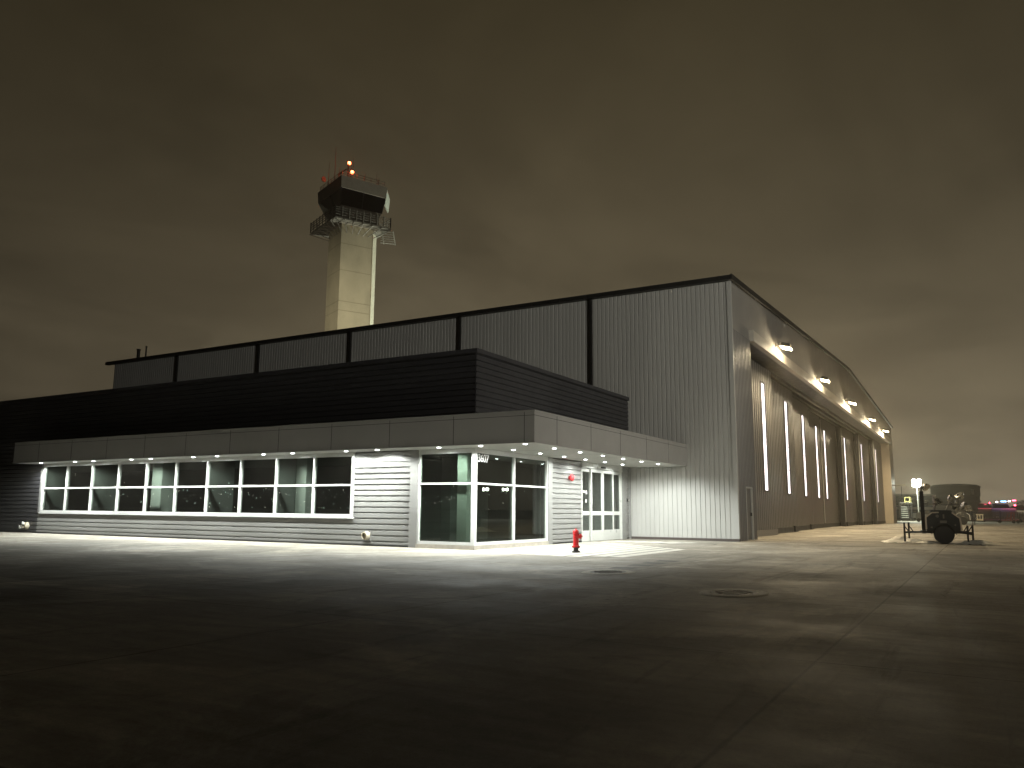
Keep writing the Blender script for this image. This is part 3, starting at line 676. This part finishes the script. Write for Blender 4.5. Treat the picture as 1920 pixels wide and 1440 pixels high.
# ------------------------------------------------------------------ mobile light towers
def light_tower(x, y, label, rz, hub, trims, side_box=False):
    t_ = thing('light_tower', (x,y,0), label, 'light tower', 'towable light towers on the apron', rz)
    octo = [(-.64,.50),(.56,.50),(.56,.98),(.32,1.20),(-.40,1.20),(-.64,1.02)]
    m = MB(); m.prism(octo, -.45, .45, 'y'); body = m.build('enclosure', MACH, t_, world=False, bevel=.02)
    m = MB(); m.bar((-.63,-.465,.56),(-.63,-.465,1.02),.06,.05); m.bar((-.63,-.465,1.02),(-.40,-.465,1.205),.06,.05); m.bar((-.40,-.465,1.205),(-.16,-.465,1.215),.06,.05)
    m.bar((.30,-.465,1.205),(.56,-.465,.99),.06,.05); m.bar((.56,-.465,.99),(.60,-.465,.52),.06,.05); m.build('edge_trim', trims, body, world=False)
    m = MB(); m.box(-.14,-.458,.80,.10,-.45,.90); m.box(-.03,-.458,.98,.03,-.45,1.14); m.lathe([(.06,-.458),(.06,-.45)],14,(-.22,0,1.07),'y'); m.box(-.48,-.458,.60,-.40,-.45,.66); m.box(.36,-.458,.70,.41,-.45,.76); m.build('panel_fitting', STEELD, body, world=False)
    m = MB(); m.box(-.45,-.36,1.20,.30,.36,1.30); m.build('lid', MACH, body, world=False, bevel=.02)
    m = MB(); m.box(-.85,-.42,.40,.80,.42,.50); m.bar((.8,0,.42),(1.9 if side_box else 1.0,0,.36),.09); m.build('chassis', BLACKP, t_, world=False)
    for s in (-1, 1):
        wy = s*.50; m = MB(); m.lathe([(.20,wy-.10),(.33,wy-.10),(.365,wy-.06),(.365,wy+.06),(.33,wy+.10),(.20,wy+.10)], 28, (-.03,0,.365), 'y'); wh = m.build('wheel', RUBBER, t_, world=False, smooth=True)
        m = MB(); m.lathe([(.05,wy-.06),(.20,wy-.07),(.21,wy),(.20,wy+.07),(.05,wy+.06)], 22, (-.03,0,.365), 'y'); m.build('rim', hub, wh, world=False, smooth=True)
        m = MB(); pts = [(-.03+.44*math.cos(a),.365+.44*math.sin(a)) for a in [PI*k/8 for k in range(9)]] ; inn = [(-.03+.41*math.cos(a),.365+.41*math.sin(a)) for a in [PI*k/8 for k in range(8,-1,-1)]]
        m.prism(pts+inn, wy-.13, wy+.13, 'y'); m.build('mudguard', MACH, t_, world=False)
    m = MB(); m.box(-.80,-.08,.38,-.66,.08,2.05); mast = m.build('mast', BLACKP, t_, world=False)
    m = MB(); m.box(-.77,-.05,2.05,-.69,.05,2.28); m.bar((-.73,0,2.2),(-.52,0,2.2),.05); m.bar((-.70,0,1.55),(.55,0,1.52),.05); m.bar((.55,0,1.30),(.55,0,1.95),.05); m.bar((-.3,0,1.30),(-.2,0,1.75),.05); m.bar((.1,0,1.3),(.3,.1,1.75),.04); m.build('lamp_bar', STEELD, mast, world=False)
    for (lx, lz, tilt, sz) in ((-.55,2.22,2.4,.17),(-.16,1.66,.6,.17),(.32,1.74,1.3,.19),(.62,1.88,-.5,.17),(.74,1.50,-1.2,.15),(.42,1.48,.3,.16)):
        m = MB(); m.lathe([(.04,-.16),(sz*.55,-.12),(sz*.9,-.03),(sz,.04),(sz*.92,.045)], 16); 
        rot = Matrix.Rotation(tilt, 4, 'Y') @ Matrix.Rotation(.5, 4, 'X'); m.v = [tuple((rot @ Vector(p)) + V(lx,0,lz)) for p in m.v]
        m.build('lamp_head', CHROME, mast, world=False, smooth=True)
    for lx, s in ((-1.42,-1),(-1.30,1),(.78,-1),(.98,1)):
        m = MB(); yy = s*.55; m.bar((lx,yy,.03),(lx+.01,yy,.80 if lx < 0 else .72),.07); m.box(lx-.09,yy-.09,0,lx+.09,yy+.09,.03); m.bar((lx,yy,.42),(-.6 if lx < 0 else .5,yy*.6,.44),.07)
        m.bar((lx,yy,.70),(lx+(.16 if lx < 0 else -.16),yy,.44),.035); m.build('outrigger', BLACKP, t_, world=False)
    if side_box:
        m = MB(); m.box(1.15,-.3,.46,1.75,.3,.62); m.box(1.2,-.28,.62,1.28,.28,1.0); m.box(1.45,-.28,.62,1.5,.28,1.0); m.box(1.68,-.28,.62,1.75,.28,1.0); m.box(1.15,-.3,1.0,1.78,.3,1.1); m.build('winch_cage', CREAM, t_, world=False)
    return t_
light_tower(-1.40, 36.5, 'near dark towable light tower with folded lamps standing on white sheeting', math.radians(2.2), RUBBER, BEIGE)
light_tower(-1.85, 95.0, 'distant towable light tower with a white wheel hub and pale cage on its drawbar', math.radians(1.5), WHITEP, WHITEP, True)
def sheet(x, y, sx, sy, h, label, rz):
    t_ = tag(bpy.data.objects.new('plastic_sheet', None), None)
    bpy.data.objects.remove(t_)
    m = MB(); n_ = 14; rnd = random.Random(int(x*100)); ph = [rnd.uniform(0,6) for _ in range(6)]
    for i in range(n_+1):
        for j in range(n_+1):
            u, v = i/n_*2-1, j/n_*2-1
            r = max(0, 1-(u*u+v*v)**.5*.95)
            z = .008 + h*r*(.6+.4*math.sin(5*u+ph[0])*math.cos(4*v+ph[1])) + .02*abs(math.sin(9*u+ph[2]+3*v))*r
            e = 1+.18*math.sin(3*math.atan2(v,u)+ph[3])+.10*math.sin(7*math.atan2(v,u)+ph[4])
            m.v.append((u*sx*e, v*sy*e, max(.006,z)))
    for i in range(n_):
        for j in range(n_):
            a = i*(n_+1)+j
            cu_ = ((i+.5)/n_*2-1)**2 + ((j+.5)/n_*2-1)**2
            if cu_ < 1.05: m.f.append((a, a+n_+1, a+n_+2, a+1))
    o = m.build('plastic_sheet', SHEET, smooth=False); o.location = (x,y,0); o.rotation_euler = (0,0,rz)
    return tag(o, label, 'plastic sheet', 'white sheets under the light tower')
sheet(-2.95, 36.5, .85, .85, .34, 'crumpled white sheet under the left outriggers of the near light tower', .3)
sheet(-.35, 36.2, .75, .6, .26, 'crumpled white sheet right of the near light tower wheel', .9)
sheet(-1.9, 36.3, .7, .4, .12, 'low white sheet behind the near light tower wheel', .1)

# lit mast on the far apron
lm = thing('lamp_mast', (-7.80,125,0), 'lit white floodlight on a mast beyond the far end of the hangar', 'floodlight mast')
m = MB(); m.lathe([(.10,0),(.07,2.5),(.05,4.9)], 12); m.box(-.5,-.4,0,.5,.4,.12); m.build('pole', STEELP, lm, world=False)
m = MB(); m.box(-.45,-.02,4.90,.45,.06,4.98); m.box(-.45,-.02,5.48,.45,.06,5.56); m.box(-.04,-.02,4.9,.04,.06,5.56); cb = m.build('crossbar', STEELD, lm, world=False)
for s, sz in ((-.32,0),(.32,0),(-.32,.58),(.32,.58)):
    m = MB(); m.lathe([(.10,.12),(.29,-.02),(.30,-.10)], 18, (s,0,4.98+sz), 'y'); h_ = m.build('lamp_head', STEELD, cb, world=False)
    m = MB(); m.lathe([(.285,-.10),(.24,-.15),(.05,-.18)], 18, (s,0,4.98+sz), 'y'); m.build('lens', LENS_F, cb, world=False)
point('mast_flood', (-7.8,124.6,5.05), 5200, (.93,1,.82), .25)
# maintenance stand
st = thing('maintenance_stand', (-9.55,127,0), 'dark wheeled access stand with a yellow rail cage beside the hangar end', 'access stand')
m = MB()
for x in (-.62,.42,.75): m.bar((x,-.4,.1),(x,-.4,2.5),.10); m.bar((x,.4,.1),(x,.4,2.5),.10)
m.bar((-.6,-.4,.15),(.75,-.4,.15),.08); m.bar((-.35,-.3,2.5),(-.35,-.3,4.9),.07); m.build('frame', BLACKP, st, world=False)
for q in range(7): m = MB(); m.box(-.56,-.42+.05*q,.45+.30*q,.36,-.25+.05*q,.52+.30*q); m.build('step', STEELP, st, world=False)
m = MB(); m.box(-.7,-.45,2.5,.85,.5,2.6); m.build('platform', STEELD, st, world=False)
m = MB()
for a, b in (((.0,-.45,2.75),(.62,-.45,2.75)),((.0,-.45,3.32),(.72,-.45,3.32)),((.0,-.45,2.6),(.0,-.45,3.32)),((.62,-.45,2.6),(.62,-.45,3.32)),((.72,.45,2.6),(.72,.45,3.32)),((0,.45,3.32),(.72,.45,3.32))): m.bar(a,b,.07)
m.build('rail', YELLOWP, st, world=False)
# small white equipment cart
ec = thing('equipment_cart', (-8.75,139,0), 'small white boxy equipment cart on wheels under the lit mast', 'cart')
m = MB(); m.box(-.72,-.5,.35,-.02,.5,1.15); m.box(.02,-.5,.35,.72,.5,1.12); m.build('body', WHITEP, ec, world=False, bevel=.04)
m = MB(); m.box(-.78,-.5,.26,.78,.5,.35); m.bar((.85,0,.3),(.9,0,1.1),.08); m.box(-.12,-.1,1.12,.05,.1,1.55); m.build('chassis', STEELD, ec, world=False)
for x in (-.5,.5): m = MB(); m.lathe([(.2,-.56),(.2,-.44)],16,(x,0,.2),'y'); m.build('wheel', RUBBER, ec, world=False)
gc = thing('ground_power_cart', (-6.9,118,0), 'low pale ground power cart with a raised panel behind the near light tower', 'ground power cart')
m = MB(); m.box(-.8,-.45,.4,.8,.45,1.0); m.prism([(-.8,1.0),(.2,1.0),(.2,1.25),(-.6,1.25)], -.45, .45, 'y'); m.build('body', mat('pale cart paint', (.5,.5,.46), .5), gc, world=False, bevel=.03)
m = MB(); m.box(.3,-.46,1.0,.72,-.40,1.5); m.bar((.8,0,.45),(1.5,0,.3),.07); m.build('control_panel', STEELD, gc, world=False)
for x in (-.5,.5): m = MB(); m.lathe([(.08,-.5),(.24,-.5),(.24,-.36),(.08,-.36)],16,(x,0,.24),'y'); m.build('wheel', RUBBER, gc, world=False)
bc = thing('baggage_cart', (4.9,126,0), 'empty caged baggage cart with a pale roof in front of the fence', 'baggage cart')
m = MB(); m.box(-1.2,-.6,.45,1.2,.6,.55)
for x in (-1.17,0,1.17): m.bar((x,-.58,.55),(x,-.58,1.5),.06); m.bar((x,.58,.55),(x,.58,1.5),.06)
m.build('frame', STEELD, bc, world=False)
m = MB(); m.box(-1.25,-.65,1.5,1.25,.65,1.56); m.build('roof', STEELP, bc, world=False)
for x in (-.8,.8): m = MB(); m.lathe([(.08,-.66),(.22,-.66),(.22,-.54),(.08,-.54)],16,(x,0,.22),'y'); m.build('wheel', RUBBER, bc, world=False)
# low terminal building with pale bands
lb = thing('low_building', (-14.5,170,0), 'long low blue grey building with two pale horizontal bands', 'building')
m = MB(); m.box(-6,0,0,6.3,9,4.35); m.build('wall', NAVY, lb, world=False)
m = MB(); m.box(-6.2,-.25,4.3,6.5,9.2,4.62); m.build('roof_band', WHITEP, lb, world=False)
m = MB(); m.box(-6.05,-.12,1.75,6.35,-.002,2.25); m.build('wall_band', WHITEP, lb, world=False)
m = MB()
for q in range(9): m.box(-5.6+1.3*q,-.06,2.5,-4.7+1.3*q,-.004,3.5)
m.build('window', CABGL, lb, world=False)
# round dark hall
rh = thing('round_hall', (-10.2,400,0), 'large dark round building with banded wall on the horizon', 'building')
m = MB(); m.lathe([(9.2,0),(9.2,8.2),(9.5,8.4),(9.5,12.0)], 64); m.build('wall', ROUNDW, rh, world=False)
m = MB(); m.lathe([(9.8,11.9),(9.8,12.5),(8.6,13.2),(4,13.6),(.2,13.7)], 64); m.build('roof', BLACKTRIM, rh, world=False)
for z in (3.2, 5.8, 8.4): m = MB(); m.lathe([(9.35,z),(9.6,z+.1),(9.6,z+.5),(9.35,z+.6)], 64, cap=False); m.build('wall_band', mat('band %g' % z, (.085,.08,.078), .7), rh, world=False)
m = MB(); m.box(6.1,-7.6,8.9,7.3,-6.9,11.2); m.build('window', mat('pale pane', (.4,.38,.33), .5), rh, world=False)
# aircraft
def jet(x, y, label, s, rz):
    t_ = thing('small_jet', (x,y,0), label, 'aircraft', 'white jets parked far away', rz)
    S = s; zc = 2.75
    def rg(xx, r, dz=0): return [(xx*S, r*math.cos(a)*S, zc+dz+r*math.sin(a)*S) for a in [2*PI*k/16 for k in range(16)]]
    m = MB(); m.loft([rg(-3.0,.05,-.1), rg(-2.7,.25,-.05), rg(-2.1,.43), rg(-1,.5), rg(.8,.48), rg(1.8,.30,.1), rg(2.6,.10,.22)]); m.build('fuselage', WHITEP, t_, world=False, smooth=True)
    m = MB(); m.loft([[(1.5*S,-.04,zc+.3*S),(2.6*S,-.04,zc+.25*S),(2.6*S,.04,zc+.25*S),(1.5*S,.04,zc+.3*S)], [(2.4*S,-.03,zc+1.7*S),(2.95*S,-.03,zc+1.7*S),(2.95*S,.03,zc+1.7*S),(2.4*S,.03,zc+1.7*S)]]); m.build('tail_fin', WHITEP, t_, world=False)
    m = MB(); m.loft([[(-.6*S,sy*.2,zc-.35*S),(.6*S,sy*.2,zc-.35*S),(.6*S,sy*.2,zc-.25*S),(-.6*S,sy*.2,zc-.25*S)] for sy in (0,)] + [[(.3*S,-3.2*S,zc-.1),(.8*S,-3.2*S,zc-.1),(.8*S,-3.2*S,zc-.05),(.3*S,-3.2*S,zc-.05)]]); m.build('wing', WHITEP, t_, world=False)
    m = MB(); m.loft([[(-.6*S,0,zc-.35*S),(.6*S,0,zc-.35*S),(.6*S,0,zc-.25*S),(-.6*S,0,zc-.25*S)], [(.3*S,3.2*S,zc-.1),(.8*S,3.2*S,zc-.1),(.8*S,3.2*S,zc-.05),(.3*S,3.2*S,zc-.05)]]); m.build('wing', WHITEP, t_, world=False)
    m = MB()
    for px, py in ((-1.9,0),(.3,.5),(.3,-.5)): m.bar((px*S,py*S,.25),(px*S,py*S,zc-.3*S),.10); m.lathe([(.28,-.1),(.28,.1)],14,(px*S,py*S,.28),'y')
    m.build('landing_gear', STEELD, t_, world=False); return t_
jet(-16.3, 262, 'white jet with a raised tail fin parked behind the lit mast', .88, math.radians(3))
jet(10.6, 262, 'larger pale jet nose lit red by the flashing vehicles at the right edge', 1.5, math.radians(4))
# emergency vehicles
def truck(x, y, label, L, H, body, lamps):
    t_ = thing('emergency_truck', (x,y,0), label, 'emergency vehicle', 'emergency vehicles with flashing lights')
    m = MB(); m.prism([(-L/2,.45),(L/2,.45),(L/2,H*.62),(L*.28,H*.66),(L*.16,H*.93),(-L*.46,H*.95),(-L/2,H*.7)], -.95, .95, 'y'); b_ = m.build('body', body, t_, world=False, bevel=.06)
    m = MB(); m.prism([(L*.25,H*.67),(L*.155,H*.90),(-L*.42,H*.91),(-L*.44,H*.67)], -.965, .965, 'y'); m.build('side_window', CABGL, b_, world=False)
    m = MB(); m.box(-L/2+.05,-.972,H*.60,L/2-.1,-.952,H*.655); m.build('side_stripe', WHITEP, b_, world=False)
    for xx in (-L*.3, L*.3):
        for s in (-1,1):
            m = MB(); m.lathe([(.25,s*.80),(.42,s*.80),(.42,s*1.0),(.25,s*1.0)],20,(xx,0,.42),'y'); wh = m.build('wheel', RUBBER, t_, world=False)
            m = MB(); m.lathe([(.24,s*.9),(.24,s*1.01),(.05,s*1.02)],14,(xx,0,.42),'y'); m.build('rim', STEELP, wh, world=False)
    for lx, lz, mt_, r in lamps:
        m = MB(); m.lathe([(r*.5,-.08),(r,-.02),(r,.1),(r*.5,.18)],14,(lx,-.6,lz)); m.build('flashing_lamp', mt_, t_, world=False)
    return t_
truck(.75, 195, 'dark emergency truck with one red flasher, left of the two flashing vehicles', 3.6, 3.4, MACH, ((-.95,2.75,LENS_P,.20),(-.20,2.85,LENS_R2,.26),(.4,3.25,LENS_R2,.10)))
truck(3.55, 190, 'emergency truck with a blue light bar between white and red flashers', 4.3, 3.3, NAVY, ((-1.15,3.4,LENS_P,.20),(-.2,3.5,LENS_B,.34),(.25,3.5,LENS_B,.26),(1.0,3.55,LENS_P,.22),(1.85,3.70,LENS_R2,.32),(1.9,2.75,LENS_R2,.18)))
point('red_flash', (5.4,187.5,3.9), 260, (1,.07,.12), .3); point('red_flash_left', (.4,192.5,3.2), 120, (1,.07,.12), .3); point('blue_flash', (3.4,187.5,3.9), 100, (.15,.4,1), .3)
# fence with posts, tow dolly, tree
fc = thing('slat_fence', (6.0,140,0), 'dark brown slatted fence in front of the flashing vehicles', 'fence')
m = MB()
for q in range(110): m.box(-7.6+.20*q,-.02,.32,-7.46+.20*q,.02,1.42)
m.bar((-7.6,.03,.5),(14.4,.03,.5),.06); m.bar((-7.6,.03,1.25),(14.4,.03,1.25),.06); m.build('slat_panel', FENCEM, fc, world=False)
for q in range(6): m = MB(); m.box(-7.6+3.6*q,-.08,0,-7.46+3.6*q,.06,1.55); m.build('post', BLACKP, fc, world=False)
td = thing('tow_dolly', (2.55,116,0), 'faded red four wheeled tow dolly in front of the brown fence', 'tow dolly')
m = MB(); m.bar((-.95,-.4,.35),(.95,-.4,.35),.08); m.bar((-.95,.4,.35),(.95,.4,.35),.08); m.bar((-.5,-.4,.35),(.45,-.2,.85),.09); m.bar((.2,-.3,.4),(.35,-.3,1.35),.16); m.bar((.55,-.3,.4),(.62,-.3,1.3),.10); m.bar((-.2,-.3,.6),(.0,-.3,1.2),.08); m.bar((.1,-.3,1.25),(.7,-.3,1.25),.07); m.build('frame', REDRUST, td, world=False)
for x in (-.95,.5,.95): m = MB(); m.lathe([(.08,-.5),(.2,-.5),(.2,-.38),(.08,-.38)],16,(x,0,.2),'y'); m.build('wheel', RUBBER, td, world=False)
def tree(x, y, h, label):
    t_ = thing('distant_tree', (x,y,0), label, 'tree'); rnd = random.Random(int(x*13))
    m = MB(); m.tube([(0,0,0),(.1,0,h*.4),(0,.1,h*.75)],[.25,.17,.06]); 
    for k_ in range(6): a = k_*1.05; m.tube([(.05,0,h*(.35+.05*k_)),(h*.22*math.cos(a),h*.22*math.sin(a),h*(.55+.06*k_))],[.10,.03],5)
    m.build('trunk', BARK, t_, world=False)
    m = MB()
    cl = [(rnd.gauss(0,h*.2),rnd.gauss(0,h*.2),h*(.62+rnd.uniform(-.15,.25))) for _ in range(16)]
    for c0 in cl:
        for _ in range(90):
            p = V(c0[0]+rnd.gauss(0,h*.07),c0[1]+rnd.gauss(0,h*.07),c0[2]+rnd.gauss(0,h*.055)); u = V(rnd.gauss(0,1),rnd.gauss(0,1),rnd.gauss(0,1)).normalized()*.16; w_ = V(rnd.gauss(0,1),rnd.gauss(0,1),rnd.gauss(0,1)).normalized()*.10
            m.poly([p-u,p+w_,p+u,p-w_])
    m.build('crown', LEAF, t_, world=False)
tree(11.9, 275, 5.6, 'dark bushy tree top above the jet at the right edge')

# ------------------------------------------------------------------ lamps of the apron and town behind the viewer: mirrored in the glass; one tall mast is added, unseen
def apron_mast(x, y, h, label):
    t_ = thing('apron_lamp', (x,y,0), label, 'lamp mast', 'apron lamps mirrored in the lobby glass')
    m = MB(); m.lathe([(.09,0),(.06,h)],10); m.build('pole', STEELD, t_, world=False)
    for s in (-.3,.3): m = MB(); m.lathe([(.05,.15),(.22,0),(.22,-.06)],14,(s,0,h),'x'); o = m.build('lamp_head', LENS_F, t_, world=False)
    spot('apron_flood', (x-.4,y-.3,h), (-5,18,0) if h < 9 else (-14,32.5,11), 1200 if h < 9 else 23000, (1,.96,.84), 120 if h < 9 else 60, 1, .2)
apron_mast(26.3, 83.6, 3.6, 'portable lamp mast mirrored left of the mullion in the lobby glass')
apron_mast(26.4, 88.5, 3.7, 'portable lamp mast mirrored near the mullion in the lobby glass')
apron_mast(20, 10, 10, 'added unseen tall lamp mast lighting the hangar corner from beyond the right edge')  # added mast, not mirrored in the glass; makes the side-wall gradient
rnd = random.Random(3); m1 = MB(); m2 = MB()
for q in range(220):
    az = rnd.uniform(math.radians(206), math.radians(238)); r = rnd.uniform(140,420); z = 1.2 + r*max(0, rnd.gauss(.014,.010)); s = r*.0005*rnd.uniform(.5,1.6)
    x, y = r*math.cos(az), r*math.sin(az)
    (m1 if q % 3 else m2).lathe([(s*.3,-s),(s,-s*.3),(s,s*.3),(s*.3,s)],6,(x,y,z))
for q in range(40):
    az = rnd.uniform(math.radians(55), math.radians(64)); r = rnd.uniform(150,420); z = 1.2 + r*max(0, rnd.gauss(.012,.009)); s = r*.0005*rnd.uniform(.5,1.6)
    (m1 if q % 3 else m2).lathe([(s*.3,-s),(s,-s*.3),(s,s*.3),(s*.3,s)],6,(r*math.cos(az),r*math.sin(az),z))
tag(m1.build('town_lights', CITY), 'scatter of far town lights mirrored in the office glass', 'town lights', kind='stuff')
tag(m2.build('town_lights', CITYT), 'scatter of far greenish town lights mirrored in the office glass', 'town lights', kind='stuff')

# ------------------------------------------------------------------ night sky, lit from below by the city
wd = bpy.data.worlds.new('World'); sc.world = wd; wd.use_nodes = True; t = wd.node_tree
bg = t.nodes['Background']; tc = t.nodes.new('ShaderNodeTexCoord'); D = tc.outputs['Generated']
sp = t.nodes.new('ShaderNodeSeparateXYZ'); t.links.new(D, sp.inputs[0])
el = math_(t, 'ARCSINE', math_(t, 'MAXIMUM', sp.outputs[2], 0))
hl = math_(t, 'SQRT', math_(t, 'ADD', math_(t, 'MULTIPLY', sp.outputs[0], sp.outputs[0]), math_(t, 'ADD', math_(t, 'MULTIPLY', sp.outputs[1], sp.outputs[1]), 1e-4)))
ga = math.radians(22)     # azimuth of the glow, left of +Y
dt = math_(t, 'DIVIDE', math_(t, 'ADD', math_(t, 'MULTIPLY', sp.outputs[0], -math.sin(ga)), math_(t, 'MULTIPLY', sp.outputs[1], math.cos(ga))), hl)
hz = math_(t, 'POWER', math_(t, 'DIVIDE', math_(t, 'MAXIMUM', math_(t, 'ADD', dt, .3), 0.02), 1.22), 2.7)
hz = math_(t, 'ADD', hz, .04)
broad = math_(t, 'MULTIPLY', math_(t, 'MULTIPLY', math_(t, 'EXPONENT', math_(t, 'DIVIDE', el, -.37)), .186), hz)
broad = math_(t, 'MULTIPLY', broad, maprange(t, el, .63, .90, 1, .06))
near = math_(t, 'MULTIPLY', math_(t, 'MULTIPLY', math_(t, 'EXPONENT', math_(t, 'DIVIDE', el, -.13)), .105), math_(t, 'POWER', math_(t, 'MAXIMUM', math_(t, 'ADD', math_(t, 'MULTIPLY', sp.outputs[0], .05), math_(t, 'DIVIDE', sp.outputs[1], hl)), 0), 6))
L = math_(t, 'ADD', math_(t, 'ADD', broad, near), .0012)
# clouds on a flat layer overhead: direction divided by height
zc = math_(t, 'ADD', math_(t, 'MAXIMUM', sp.outputs[2], 0), .16)
cv = t.nodes.new('ShaderNodeCombineXYZ'); t.links.new(math_(t, 'DIVIDE', sp.outputs[0], zc), cv.inputs[0]); t.links.new(math_(t, 'DIVIDE', sp.outputs[1], zc), cv.inputs[1])
rot = t.nodes.new('ShaderNodeMapping'); rot.inputs['Rotation'].default_value = (0,0,math.radians(-20)); rot.inputs['Scale'].default_value = (1,.85,1); t.links.new(cv.outputs[0], rot.inputs[0])
c1 = maprange(t, noise(t, rot.outputs[0], 1.25, 7, .56, .5), .34, .66, .76, 1.15)
c2 = maprange(t, noise(t, rot.outputs[0], 3.0, 5, .6, .3), .3, .7, .96, 1.04)
L = math_(t, 'MULTIPLY', math_(t, 'MULTIPLY', L, c1), c2)
col = mixc(t, maprange(t, el, 0, .6, 0, 1), (1,.83,.56), (1,.79,.42))
t.links.new(col, bg.inputs[0]); t.links.new(L, bg.inputs[1])

hz_m = bpy.data.materials.new('night haze'); hz_m.use_nodes = True; ht = hz_m.node_tree; ht.nodes.clear()
ho = ht.nodes.new('ShaderNodeOutputMaterial'); pv = ht.nodes.new('ShaderNodeVolumePrincipled'); pv.inputs['Color'].default_value = (.9,.85,.72,1); pv.inputs['Density'].default_value = .0010; pv.inputs['Anisotropy'].default_value = .55
ht.links.new(pv.outputs[0], ho.inputs['Volume'])
hb = MB(); hb.box(-480,-480,-1,480,480,62); tag(hb.build('haze', hz_m), 'thin night mist over the apron', 'haze', kind='stuff')

# ------------------------------------------------------------------ camera
f_px, yaw, pitch, roll = 1493.98, .530339, .156037, .00802877
cy_, sy_, cp, sn = math.cos(yaw), math.sin(yaw), math.cos(pitch), math.sin(pitch)
fwd = V(-sy_*cp, cy_*cp, sn); right = V(cy_, sy_, 0); up = right.cross(fwd)
r2 = right*math.cos(roll) + up*math.sin(roll); u2 = -right*math.sin(roll) + up*math.cos(roll)
cam = bpy.data.cameras.new('camera'); co = bpy.data.objects.new('camera', cam); COL.objects.link(co)
co.matrix_world = Matrix(((r2.x,u2.x,-fwd.x,0),(r2.y,u2.y,-fwd.y,0),(r2.z,u2.z,-fwd.z,1.2),(0,0,0,1)))
cam.sensor_width = 36; cam.lens = f_px/1920*36; cam.clip_start = .1; cam.clip_end = 4000
sc.camera = co

sc.view_settings.view_transform = 'Standard'; sc.view_settings.look = 'None'; sc.view_settings.exposure = 0; sc.view_settings.gamma = 1
sc.cycles.use_denoising = True
sc.cycles.sample_clamp_indirect = 2.5; sc.cycles.sample_clamp_direct = 20
sc.cycles.max_bounces = 8; sc.cycles.transparent_max_bounces = 16
